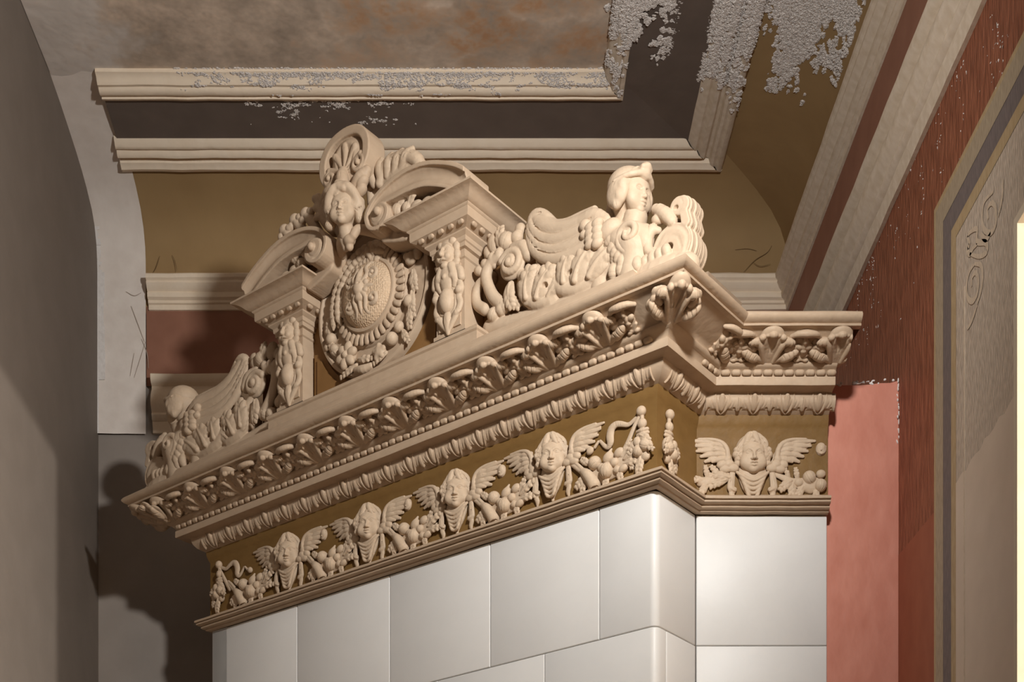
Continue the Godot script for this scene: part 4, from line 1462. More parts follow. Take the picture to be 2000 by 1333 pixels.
func acanthus_forms(c: Clay) -> void:
	c.tube([0, -1, -2, 16, 0, 24, 0, 19, 0, 46, 4, 22], 1.0, 2.1)
	for e: float in [-1.0, 1.0]:
		c.tube([e * 12, 26, 0, 9, e * 28, 34, 1, 11, e * 42, 34, 0, 8], 1.5, 2.0)
		c.tube([e * 10, 3, 0, 9, e * 26, 9, 1, 11, e * 46, 16, 0, 9], 1.5, 2.0)
		c.tube([e * 9, 0, 4, 3.6, e * 14.5, 18, 7.5, 4.6, e * 20, 34, 9.5, 5.4, e * 26, 41, 9, 5.6], 3.0)
		c.tube([e * 13, 0, 3, 4, e * 20, 8, 5.5, 5, e * 27, 14, 6.5, 5], 2.5)
	c.cut([0, 6, 15, 5, 0, 28, 16, 9.5, 0, 48, 19, 12], 4.0)
	c.cut([-1.5, 2, 4.4, 0.6, -3, 26, 7, 0.7, -6, 46, 9.5, 0.7], 1.5)
	c.cut([1.5, 2, 4.4, 0.6, 3, 26, 7, 0.7, 6, 46, 9.5, 0.7], 1.5)
	for e: float in [-1.0, 1.0]:
		c.ball(e * 18.5, 49, 9.5, 7, 5.6, 6, e * -20, 1.5)
		c.ball(e * 10, 53.5, 9, 5, 4, 5, 0, 1.2)
		c.ball(e * 30, 40, 8, 13, 7.4, 7, e * -12, 2.0)
		c.cut([e * 24, 48, 12, 0.7, e * 25, 40, 16, 0.9, e * 24, 32, 11, 0.7], 1.0)
		c.cut([e * 31, 48, 12, 0.7, e * 32.5, 40, 15.6, 0.9, e * 31, 32, 10, 0.7], 1.0)
		c.cut([e * 37.5, 46, 9, 0.6, e * 39, 39, 12.6, 0.8, e * 37, 32, 8, 0.6], 1.0)
		c.ball(e * 36, 13, 6, 19, 8.6, 8.6, e * 34, 2.0)
		c.cut([e * 25, 15, 10, 0.7, e * 29, 8, 15, 1.0, e * 31, -2, 9, 0.7], 1.0)
		c.cut([e * 32, 20, 10, 0.7, e * 36.5, 12, 15.2, 1.0, e * 38, 3, 9, 0.7], 1.0)
		c.cut([e * 40, 24, 9, 0.7, e * 43.5, 17, 13.4, 0.9, e * 45, 8, 7, 0.7], 1.0)
		c.ball(e * 33, 27, 5, 10, 6, 5.4, e * 30, 1.5)
		c.cut([e * 27, 31, 9, 0.6, e * 33, 26, 11, 0.8, e * 38, 24, 9, 0.6], 1.0)
		c.ball(e * 44, 28, 3.5, 7, 5, 4.5, e * -30, 1.2)
	c.tube([-6, 54.5, 10, 4.4, 0, 56, 13, 5.8, 6, 54.5, 10, 4.4], 1.2)


func cornice_forms() -> void:
	var c := clay("acanthus", 1.1, -3.0)
	acanthus_forms(c)
	var ce := clay("acanthus_end", 1.1, -3.0)
	acanthus_forms(ce)
	ce.band([46, -20, 27, 46, 90, 27], -40, 40, 0.5, 0.5, 1, 1)
	var h := clay("hood", 1.1, -3.0)
	h.tube([-25, 47, 3, 4, -15, 55, 9, 5.4, 0, 57.5, 12, 6, 15, 55, 9, 5.4, 25, 47, 3, 4], 1.6)
	h.tube([-14, 51, 2, 6, 0, 53, 4, 7, 14, 51, 2, 6], 2.0)
	h.tube([-12, 42, 0, 6, 0, 30, 1, 12, 0, 12, 0, 10], 1.0, 2.0)
	h.ball(0, 41, 8, 4.6, 6.5, 5, 0, 1.0)
	h.tube([0, 50, 6, 3, 0, 30, 5, 5.4, 0, 16, 3, 4.4], 1.0)
	h.ball(-8, 29, 5, 7.6, 6, 5, -25, 1.0)
	h.ball(8, 29, 5, 7.6, 6, 5, 25, 1.0)
	h.ball(0, 22, 6, 6, 5, 5, 0, 0.8)
	h.ball(-7, 3, 3, 6.5, 4, 4.4, 10, 1.0)
	h.ball(7, 3, 3, 6.5, 4, 4.4, -10, 1.0)
	h.tube([-10, 14, 2, 3, 0, 4, 3, 3.2, 10, 14, 2, 3], 1.0)
	var g := clay("egg", 0.9, -6.5)
	g.tube([-48, 0, -10.5, 16.5, 48, 0, -10.5, 16.5], 1.0)
	g.cut([-9.6, 18, 1, 1.2, -9, 4, 6, 1.5, -5.4, -9, 5, 1.4, 0, -16, 0.5, 1.1, 5.4, -9, 5, 1.4, 9, 4, 6, 1.5, 9.6, 18, 1, 1.2], 1.0)
	g.tube([-12.5, 17, -2, 1.8, -12, 3, 4, 2.0, -7.5, -11, 3, 2.0, 0, -18.5, -2, 1.6, 7.5, -11, 3, 2.0, 12, 3, 4, 2.0, 12.5, 17, -2, 1.8], 1.8)
	g.ball(0, 2, 1.6, 7, 16, 6, 0, 0.8)
	for i in 3:
		g.cut([-3.4 + i * 3.4, 14, 5.2, 0.4, -3.4 + i * 3.4, 2, 8.0, 0.45, -1.6 + i * 1.6, -9, 6, 0.3], 0.7)
	for e: float in [-1.0, 1.0]:
		g.cut([e * 17, 17, 1, 0.8, e * 18.5, 6, 6.0, 1.1, e * 16, -5, 5.6, 1.0], 1.6)
		g.cut([e * 24, 17, 1.5, 0.8, e * 24.5, 5, 6.8, 1.1, e * 20, -7, 5.8, 1.0, e * 15, -14, 2, 0.7], 1.6)
		g.dent(e * 24, -9, 5.5, 3.4, 3.0, 3.4, 0, 2.0)
		g.ball(e * 30, -2, 3, 5, 12, 4.4, 0, 2.5)
		g.band([e * 62, -40, 32, e * 62, 40, 32], -40, 40, 0.2, 0.2, 1, 1)
	var b := clay("bead", 1.0)
	b.tube([-3.4, 0, 0, 5.6, 3.4, 0, 0, 5.6], 1.0)


func slope_basis(turn: float, w: float, v: float) -> Basis:      # x along the run, y up the slope (w outward, v upward), z off it
	var b := Basis(Vector3.UP, turn)
	var l := sqrt(w * w + v * v)
	return b * Basis(Vector3.RIGHT, Vector3(0, v / l, w / l), Vector3(0, -w / l, v / l)) if v < 0 else b * Basis(Vector3.RIGHT, Vector3(0, v, w) / l, Vector3(0, -w, v) / l)


func enrich(c: Node3D) -> void:
	var runs := [[FRONT, -ALPHA, -0.05, LONG], [CORNER, PI / 2 - ALPHA, 0.0, 0.14], [INNER, 0.0, 0.0, 0.2465]]
	for k in 3:
		var at: Vector3 = runs[k][0]
		var turn: float = runs[k][1]
		var base := Basis(Vector3.UP, turn)
		var lb := base * Basis(Vector3.RIGHT, Vector3(0, 0.488, 0.872), Vector3(0, -0.872, 0.488))
		var leaves: Array = []
		var hoods: Array = []
		if k == 0:
			for i in 11:
				leaves.append(0.542 + (i - 5) * 0.1185)
			for i in 11:
				hoods.append(0.542 + (i - 5) * 0.1185 + 0.0592)
		elif k == 1:
			leaves = [0.128]
			hoods = [0.068]
		else:
			leaves = [0.1199]
			hoods = [0.0640, 0.1795]
		for u: float in leaves:
			put("acanthus_leaf", form("acanthus"), M.clay, c, Transform3D(lb, at + base * Vector3(u, 1.3925, 0.0725)))
		for u: float in hoods:
			put("leaf_hood", form("hood"), M.clay, c, Transform3D(lb, at + base * Vector3(u, 1.3925, 0.0725)))
		var eb := base * Basis(Vector3.RIGHT, Vector3(0, 0.764, 0.645), Vector3(0, -0.645, 0.764))
		var e0: float = [0.0362 - 0.006, 0.028, 0.0441][k]
		var n: int = [20, 2, 4][k]
		for i in n:
			put("egg_and_leaf", form("egg"), M.clay, c, Transform3D(eb, at + base * Vector3(e0 + i * 0.0600, 1.3385, 0.0245)))
		var b0: float = [-0.045, 0.068, 0.0260][k]
		n = [66, 6, 12][k]
		for i in n:
			var u := b0 + i * 0.01935
			put("bead", form("bead"), M.clay, c, Transform3D(base, at + base * Vector3(u, 1.3765, 0.0605)))
	put("acanthus_leaf", form("acanthus_end"), M.clay, c, Transform3D(Basis(Vector3.RIGHT, Vector3(0, 0.488, 0.872), Vector3(0, -0.872, 0.488)), INNER + Vector3(0.2425, 1.3925, 0.0725)))
	# leaves on the mitres
	var out := Vector3(sin(ALPHA) - cos(ALPHA), 0, -cos(ALPHA) - sin(ALPHA))
	var bis := Vector3(cos(ALPHA) - sin(ALPHA), 0, cos(ALPHA) + sin(ALPHA))
	var dir := bis.normalized()
	var side := Vector3.UP.cross(dir)
	var y := (dir * 0.0545 * 1.414 + Vector3.UP * 0.0305)
	var yl := y.length()
	y = y.normalized()
	put("corner_leaf", form("acanthus"), M.clay, c, Transform3D(Basis(side * 0.88, y * yl / 0.0625, side.cross(y) * 1.2), CORNER + dir * 0.0725 * 1.414 + Vector3.UP * 1.3925))
	var bl := Vector3(-cos(ALPHA) - sin(ALPHA), 0, -sin(ALPHA) + cos(ALPHA)).normalized()
	var s2 := Vector3.UP.cross(bl)
	var y2 := (bl * 0.0545 * 1.414 + Vector3.UP * 0.0305).normalized()
	put("corner_leaf", form("acanthus"), M.clay, c, Transform3D(Basis(s2 * 1.1, y2 * yl / 0.0625, s2.cross(y2)), FRONT + bl * 0.0725 * 1.414 + Vector3.UP * 1.3925))


# ---------------------------------------------------------------- the pediment

const MID := LONG * 0.5


func local_path(pts: Array, w: float) -> Array:              # plan path from (u, w) pairs on the front
	var r := []
	var f := Basis(Vector3.UP, -ALPHA)
	for p in pts:
		var q: Vector3 = FRONT + f * Vector3(p[0], 0, p[1] + w)
		r.append(Vector2(q.x, q.z))
	return r


func pediment() -> void:
	var o := thing("stove_pediment", "broken curved pediment with two pilasters crowning the stove", "pediment", Transform3D(Basis(), Vector3.ZERO))
	var base := local_path([[0.318, 0.0], [0.318, 0.122], [0.878, 0.122], [0.878, 0.0]], 0.0)
	put("plinth", sweep(lifted([[0.002, 1.442], [0.004, 1.450], [0.001, 1.455], [0.0, 1.484], [0.003, 1.487], [0.003, 1.492], [-0.002, 1.497], [-0.12, 1.499]], EYE), base, 0.0007, false, 0.05), M.clay, o)
	var low := local_path([[0.02, 0.0], [0.02, 0.124], [LONG + 0.03, 0.124], [LONG + 0.03, 0.0]], 0.0)
	put("footing", sweep(lifted([[0.004, 1.440], [0.006, 1.452], [0.004, 1.456], [0.0, 1.466], [-0.004, 1.470], [-0.12, 1.472]], EYE), low, 0.0007, false, 0.05), M.clay, o)
	for e: float in [-1.0, 1.0]:
		put("side_field", box_mesh(Vector3(-0.06, 0, -0.02), Vector3(0.06, 0.17, 0)), M.brown_gloss, o, front_at(MID + e * 0.30, 1.465, 0.062))
	var f := Basis(Vector3.UP, -ALPHA)
	# back of the aedicule, its brown field and the sunk corner panels
	var back := PackedVector2Array([Vector2(-0.245, -0.26), Vector2(0.245, -0.26), Vector2(0.245, -0.09), Vector2(0.30, -0.03)])
	back = PackedVector2Array([Vector2(-0.245, -0.26), Vector2(0.245, -0.26), Vector2(0.245, -0.03), Vector2(-0.245, -0.03)])
	var tymp := PackedVector2Array([Vector2(0.30, -0.034), Vector2(0.05, -0.034)])
	tymp = PackedVector2Array([Vector2(-0.30, -0.036), Vector2(0.30, -0.036)])
	for e: float in [-1.0, 1.0]:
		tymp = PackedVector2Array([Vector2(e * 0.085, -0.036), Vector2(e * 0.30, -0.036), Vector2(e * 0.25, 0.004), Vector2(e * 0.17, 0.036), Vector2(e * 0.085, 0.03)])
		put("tympanum", slab_mesh(tymp, -0.135, -0.046), M.brown_gloss, o, front_at(MID, 1.75, 0.19))
	put("brown_field", slab_mesh(back, -0.135, -0.105), M.brown_gloss, o, front_at(MID, 1.75, 0.19))
	for e: float in [-1.0, 1.0]:
		var outer := PackedVector2Array([Vector2(e * 0.172, -0.252), Vector2(e * 0.172, -0.15)])
		var innr := PackedVector2Array([Vector2(e * 0.160, -0.242), Vector2(e * 0.160, -0.165)])
		for i in 9:
			var t := deg_to_rad(lerpf(-20, -68, i / 8.0))
			outer.append(Vector2(e * 0.155 * cos(t), -0.098 + 0.155 * sin(t)))
			var t2 := deg_to_rad(lerpf(-26, -60, i / 8.0))
			innr.append(Vector2(e * 0.166 * cos(t2), -0.098 + 0.166 * sin(t2)))
		outer.append(Vector2(e * 0.06, -0.252))
		innr.append(Vector2(e * 0.085, -0.242))
		put("corner_panel", slab_mesh(outer, -0.106, -0.098), M.brown_gloss, o, front_at(MID, 1.75, 0.19))
		put("corner_panel_raise", slab_mesh(innr, -0.099, -0.0935), M.brown_gloss, o, front_at(MID, 1.75, 0.19))
	for e: float in [-1.0, 1.0]:
		var u0 := MID + e * 0.2152 - 0.0342
		var u1 := u0 + 0.0684
		var pth := local_path([[u0, 0.02], [u0, 0.118], [u1, 0.118], [u1, 0.02]], 0.0)
		put("pilaster", sweep(lifted([[0.004, 1.496], [0.004, 1.503], [0.0, 1.506], [0.0, 1.632], [0.003, 1.634], [0.003, 1.638], [0.0, 1.640], [0.0, 1.652]], EYE), pth, 0.0004, false, 0.04), M.clay, o)
		put("entablature_block", sweep(lifted([[0.0, 1.650], [0.006, 1.651], [0.0065, 1.6585], [0.009, 1.660], [0.0095, 1.668], [0.014, 1.671], [0.0165, 1.673], [0.0165, 1.676], [0.036, 1.6825], [0.037, 1.686], [0.037, 1.699], [0.040, 1.7005], [0.041, 1.703], [0.0455, 1.704], [0.050, 1.7065], [0.0545, 1.7105], [0.060, 1.7140], [0.0665, 1.7155], [0.072, 1.7160], [0.0725, 1.7195], [0.066, 1.7215], [-0.03, 1.7220]], EYE), pth, 0.0004, false, 0.04), M.clay, o)
		for i in 5:
			var bd := put("pearl", form("bead"), M.clay, o, Transform3D(f.scaled(Vector3(0.82, 1.0, 1.0)), FRONT + f * Vector3(u0 - 0.014 + i * 0.0241, 1.6815, 0.1465)))
		for i in 3:
			put("pearl", form("bead"), M.clay, o, Transform3D(Basis(Vector3.UP, PI / 2 - ALPHA).scaled(Vector3(0.82, 1.0, 1.0)), FRONT + f * Vector3(u1 + 0.0285, 1.6815, 0.125 - i * 0.0241)))
		var frame := PackedVector2Array([Vector2(-0.026, 0.012), Vector2(0.026, 0.012), Vector2(0.026, 0.128), Vector2(-0.026, 0.128)])
		put("pilaster_panel", slab_mesh(frame, -0.001, 0.0035), M.clay, o, front_at(u0 + 0.0342, 1.497, 0.118))
	put("pediment_arch", form("arch"), M.clay, o, front_at(MID, 1.75, 0.19))
	put("pediment_arch", form("arch", true), M.clay, o, front_at(MID, 1.75, 0.19))
	# sprigs of fruit behind and over the curves
	var sp := thing("arch_leaf_crest", "curling acanthus leaf lying on the right half of the curved pediment", "leaf", front_at(MID, 1.75, 0.14))
	put("leaf", form("crest_leaf"), M.clay_light, sp)
	var cl := thing("arch_leaf_crest", "row of curled leaves climbing the left half of the curved pediment", "leaf", front_at(MID, 1.75, 0.14))
	put("leaf", form("crocket"), M.clay_light, cl)
	for e: float in [1.0, -1.0]:
		var fr := put("arch_fruit", form("arch_fruit", e < 0), M.clay_light, self, front_at(MID, 1.75, 0.152))
		tag(fr, "fruit and leaves inside the right curve of the broken pediment" if e > 0 else "fruit and leaves inside the left curve of the broken pediment", "fruit", "fruit in the pediment curves")
		var mk := thing("mask_bracket", "grotesque mask over an oval cabochon on the right pilaster" if e > 0 else "grotesque mask over an oval cabochon on the left pilaster", "mask", front_at(MID + e * 0.2152, 1.497, 0.121), "masks on the pilasters")
		put("mask", form("mask", e < 0), M.clay_light, mk)
		put("cabochon", form("cabochon", e < 0), M.clay_light, mk)
		put("scroll_foot", form("mask_foot", e < 0), M.clay_light, mk)
		var sg := put("fruit_sprig", form("sprig", e < 0), M.clay_light, self, front_at(MID + e * 0.2152, 1.497, 0.06))
		tag(sg, "knobbly sprig of fruit beside the outer edge of the right pilaster" if e > 0 else "knobbly sprig of fruit beside the outer edge of the left pilaster", "sprig", "sprigs beside the pilasters")


func pediment_forms() -> void:
	var a := clay("arch", 1.8)
	var line := [330, -58, 22, 300, -30, 22, 272, -6, 22, 240, 12, 22, 200, 28, 22, 160, 34, 22, 125, 33, 20, 98, 29, 16, 76, 20, 13, 62, 4, 11, 67, -14, 10, 84, -22, 9, 101, -15, 8, 106, 0, 7, 98, 10, 5.5, 88, 11, 4, 82, 4, 3]
	a.band(line, -85, -14, 2.0, 1.0, 4)
	a.band([87, -2, 22, 88, -2, 22], -80, -8, 4.0, 1.0)
	var fillet := []
	var inner := []
	var hollow := []
	for i in range(0, line.size(), 3):
		var p := Vector2(line[i], line[i + 1])
		var q := Vector2(line[mini(i + 3, line.size() - 3)], line[mini(i + 4, line.size() - 2)])
		var m := Vector2(line[maxi(i - 3, 0)], line[maxi(i - 2, 1)])
		var d := (q - m).normalized()
		var n := Vector2(d.y, -d.x)
		var r: float = line[i + 2]
		var o := p + n * (r - 3.6)
		var s := p - n * (r - 2.6)
		fillet.append_array([o.x, o.y, minf(4.2, r * 0.4)])
		inner.append_array([s.x, s.y, minf(3.0, r * 0.3)])
		if i < 36:
			hollow.append_array([p.x + n.x * 2, p.y + n.y * 2, -3.0, maxf(r * 0.64, 0.5)])
	a.cut(hollow, 3.0, 0.8, 3)
	a.band(fillet, -85, -8, 1.5, 1.0, 4)
	a.band(inner, -60, -10, 1.2, 1.0, 4)
	a.cut([70, 14, -7, 2.2, 66, 0, -7, 2.4, 73, -14, -7, 2.4, 87, -18, -7, 2.4, 99, -11, -7, 2.2, 102, 1, -7, 2.0, 96, 10, -6, 2.0, 86, 11, -6, 1.8, 80, 4, -6, 1.6], 1.5)
	a.ball(89, 0, -5, 8, 8, 8, 0, 1.0)
	a.band([78, -24, 14, 110, -36, 13, 130, -44, 10], -85, -40, 4.0, 2.0)
	a.band([360, -62, 27, 240, -62, 27], -140, 40, 0.5, 0.5, 1, 1)
	a.band([350, -120, 52, 350, 120, 52], -140, 40, 0.5, 0.5, 1, 1)
	var l := clay("crest_leaf", 1.4)
	l.tube([30, 84, -16, 12, 52, 92, -6, 16, 84, 92, 0, 18, 120, 92, 2, 17, 150, 84, 0, 13], 2.0, 1.5)
	l.tube([24, 70, -10, 9, 28, 96, -4, 9, 40, 116, 0, 9, 54, 128, 0, 7], 1.5)
	l.tube([60, 84, 6, 9, 78, 108, 8, 11, 106, 112, 8, 12, 136, 104, 6, 14, 156, 90, 4, 13, 162, 76, 2, 8], 2.0)
	for i in 5:
		lobe(l, 46 + i * 18, 88 + i * 1, 8, 100 - i * 16, 36, 10, 6, 1.2, 1.2)
		l.cut([52 + i * 18, 84, 20, 1.0, 56 + i * 20, 104 + 4 * sin(i * 0.8), 22, 1.2, 66 + i * 21, 116 - i * 4, 16, 0.8], 1.5)
	l.ball(158, 82, 2, 16, 12, 12, -25, 2.0)
	var k := clay("crocket", 1.4)
	var sp := [Vector2(-144, 106), Vector2(-176, 106), Vector2(-206, 96)]
	for q: Vector2 in sp:
		k.tube([q.x + 24, q.y - 44, -14, 10, q.x + 12, q.y - 18, -4, 11, q.x, q.y, 0, 10], 2.0)
		k.ball(q.x - 3, q.y + 5, 4, 12, 9, 9, 20, 0.8)
		k.ball(q.x + 12, q.y + 2, 3, 9, 8, 8, -20, 0.8)
		k.ball(q.x - 12, q.y - 6, 2, 9, 8, 8, 50, 0.8)
		k.cut([q.x - 10, q.y + 8, 13, 0.9, q.x + 4, q.y + 2, 14, 0.9], 1.0)
	k.tube([-80, 60, -14, 14, -98, 84, -6, 14, -110, 110, -2, 11, -114, 132, 0, 7], 2.0)
	for i in 3:
		lobe(k, -96 - i * 5, 84 + i * 16, 0, 165 - i * 14, 26, 8, 4, 1.2)
		lobe(k, -92 - i * 5, 88 + i * 14, 0, 60 - i * 8, 18, 7, 4, 1.2)
	k.tube([-60, 40, -14, 11, -72, 70, -8, 11, -84, 92, -6, 8], 2.0)
	var f := clay("arch_fruit", 1.2, -8.0)
	fruit(f, 118, 2, 6, 14, 70, 3)
	leaf(f, 124, 6, 6, 62, 30, 22, 2, -10, 5)
	fruit(f, 142, -2, 6, 12, 60, 2)
	leaf(f, 148, 0, 6, 55, 34, 20, 2, -20, 5)
	f.ball(164, -6, 5, 14, 10, 8, 10)
	f.ball(102, -10, 6, 11, 11, 8)
	f.ball(190, -8, 4, 16, 9, 7, 5)
	f.ball(214, -12, 3, 14, 8, 6, 5)
	var m := clay("mask", 1.1, -3.0)
	m.tube([-1, 150, -1, 24, -1, 120, -1, 25, -1, 96, -2, 24], 1.0, 2.4)
	m.ball(-1, 146, 8, 19, 22, 14)
	m.ball(-1, 168, 4, 18, 11, 9, 0, 2)
	for e: float in [-1.0, 1.0]:
		m.ball(-1 + e * 14, 170, 5, 9, 8, 8, e * 30, 1.0)
		m.ball(-1 + e * 21, 159, 3, 8, 10, 7, 0, 1.0)
		m.ball(-1 + e * 22, 144, 3, 8, 10, 7, 0, 1.0)
		m.ball(-1 + e * 20, 129, 4, 10, 8, 6, e * 25, 1.0)
		m.ball(-1 + e * 9, 139, 16, 7.5, 7.5, 6, 0, 2.0)
		m.dent(-1 + e * 7.5, 152, 22, 5, 3.2, 4.5, 0, 1.5)
		m.ball(-1 + e * 7.5, 151, 17.5, 3, 2.3, 2.6, 0, 0.5)
		m.tube([-1 + e * 14, 155, 14, 2.4, -1 + e * 8, 158.5, 17, 3, -1 + e * 2, 154, 19, 2.4], 1.5)
		m.tube([-1 + e * 12, 122, 7, 9, -1 + e * 17, 108, 7, 9, -1 + e * 20, 96, 5, 7.5, -1 + e * 17, 87, 3, 6], 1.5)
		m.ball(-1 + e * 15, 104, 11, 7, 6, 5, 0, 1.0)
		m.tube([-1 + e * 20, 120, 2, 7, -1 + e * 29, 112, 3, 7.5, -1 + e * 32, 98, 2, 7.5], 1.2)
		m.cut([-1 + e * 9, 118, 16, 0.9, -1 + e * 14, 104, 17, 0.9, -1 + e * 16, 92, 12, 0.8], 1.2)
	m.tube([-1, 154, 20, 3, -1, 146, 23, 3.6, -1, 142, 24, 4.6], 2.0)
	m.tube([-9, 133, 17, 2.4, -1, 134.5, 20.5, 2.6, 7, 133, 17, 2.4], 1.2)
	m.dent(-1, 130, 22, 5, 2.2, 4, 0, 1.0)
	m.ball(-1, 125, 14, 8, 6, 6, 0, 2.0)
	m.tube([-1, 120, 6, 15, -1, 104, 6, 17, -1, 92, 4, 15], 2.0, 1.6)
	m.ball(-1, 104, 14, 6, 6, 5, 0, 0.8)
	var cb := clay("cabochon", 1.2, -3.0)
	cb.tube([-1, 78, -2, 24, -1, 50, -2, 22], 1.0, 2.4)
	cb.ball(-1, 62, 6, 16.5, 24, 14)
	cb.tube([-17, 42, 3, 3.4, -20.5, 62, 3, 3.8, -15, 82, 3, 3.8, -1, 90, 4, 4, 13, 82, 3, 3.8, 18.5, 62, 3, 3.8, 15, 42, 3, 3.4, -1, 35, 3, 3.4, -17, 42, 3, 3.4], 0.6)
	var sf := clay("mask_foot", 1.2, -3.0)
	sf.tube([-1, 44, -2, 24, -1, 20, -2, 12, -1, 6, -2, 5], 1.0, 2.4)
	for e: float in [-1.0, 1.0]:
		sf.tube([-1 + e * 26, 94, 2, 6, -1 + e * 30, 78, 2, 8, -1 + e * 25, 64, 2, 7, -1 + e * 29, 50, 2, 7, -1 + e * 22, 34, 3, 6.5, -1 + e * 10, 18, 3, 6, -1, 4, 3, 4], 1.2, 1.3)
		sf.ball(-1 + e * 28, 74, 6, 8, 8, 6, 0, 1.2)
		lobe(sf, -1 + e * 12, 30, 3, 90 - e * 70, 18, 6, 3)
		sf.cut([-1 + e * 20, 36, 10, 0.9, -1 + e * 9, 18, 10, 0.9], 1.0)
	sf.tube([-1, 34, 4, 9, -1, 20, 5, 8, -1, 2, 3, 4], 1.2, 1.3)
	sf.cut([-1, 32, 12, 0.9, -1, 8, 11, 0.9], 1.0)
	var s := clay("sprig", 1.2)
	s.tube([46, 150, 0, 10, 44, 120, 0, 11, 46, 90, 0, 10, 42, 60, 0, 8], 1.0)
	for i in 7:
		var y := 160.0 - i * 15
		s.ball(50 + (i % 2) * 9, y, 4, 11, 9, 9, i * 40, 0.8)
		s.ball(60 - (i % 3) * 6, y - 7, 2, 8, 8, 8, 0, 0.8)
		s.dent(54 + (i % 2) * 7, y - 3, 13, 2.4, 2.4, 3, 0, 1.5)
	s.tube([38, 158, -2, 7, 36, 130, -2, 8, 40, 108, -2, 7], 1.0)


func medallion() -> void:
	var t := thing("lion_medallion", "domed round medallion with grotesque scroll mask and gadrooned rim between the pilasters", "medallion", front_at(MID + 0.001, 1.652, 0.098))
	put("plate", lathe([[0.150, -0.03], [0.150, 0.004], [0.148, 0.007], [0.143, 0.008], [0.140, 0.005], [0.139, 0.003], [0.097, 0.004], [0.095, 0.009], [0.092, 0.011], [0.090, 0.010]], 72), M.clay, t)
	put("rim", lathe([[0.091, 0.009], [0.088, 0.012], [0.080, 0.012], [0.072, 0.016], [0.070, 0.021], [0.066, 0.022], [0.063, 0.020]], 72), M.clay, t)
	var dome := []
	for i in 11:
		var r := 0.0645 * (1.0 - i / 10.0)
		dome.append([maxf(r, 0.0001), 0.018 + 0.026 * sqrt(maxf(0.0, 1.0 - pow(r / 0.0645, 2)))])
	var hm := mottled(Color8(197, 169, 139), Color8(210, 184, 154), 0.48, Vector3(13, 13, 13), 0.02, 3)
	hm.heightmap_enabled = true
	hm.heightmap_scale = 0.22
	var ht := NoiseTexture2D.new()
	ht.width = 256
	ht.height = 256
	ht.seamless = true
	var cn := noise(0.07, 1, 5, FastNoiseLite.TYPE_CELLULAR)
	cn.cellular_jitter = 0.6
	ht.noise = cn
	hm.heightmap_texture = ht
	put("hammered_dome", lathe(dome, 72), hm, t)
	put("scroll_mask", form("grotesque"), M.clay_light, t)
	for i in 38:
		var a := TAU * i / 38
		if i > 9 and i < 18:
			continue
		put("gadroon", form("gadroon"), M.clay, t, Transform3D(Basis(Vector3.BACK, a), Vector3(cos(a), sin(a), 0) * 0.0805 + Vector3(0, 0, 0.0125)))
	var w := put("leaf_wreath", form("wreath"), M.clay_light, self, front_at(MID + 0.001, 1.652, 0.108))
	tag(w, "wreath of laurel leaves over the top left of the round medallion", "wreath")
	var g := thing("medallion_festoon", "festoon of fruit and flowers round the lower half of the medallion", "garland", front_at(MID + 0.001, 1.652, 0.101))
	put("fruit", form("festoon_fruit"), M.clay_light, g)
	put("leaves", form("festoon_leaves"), M.clay_light, g)


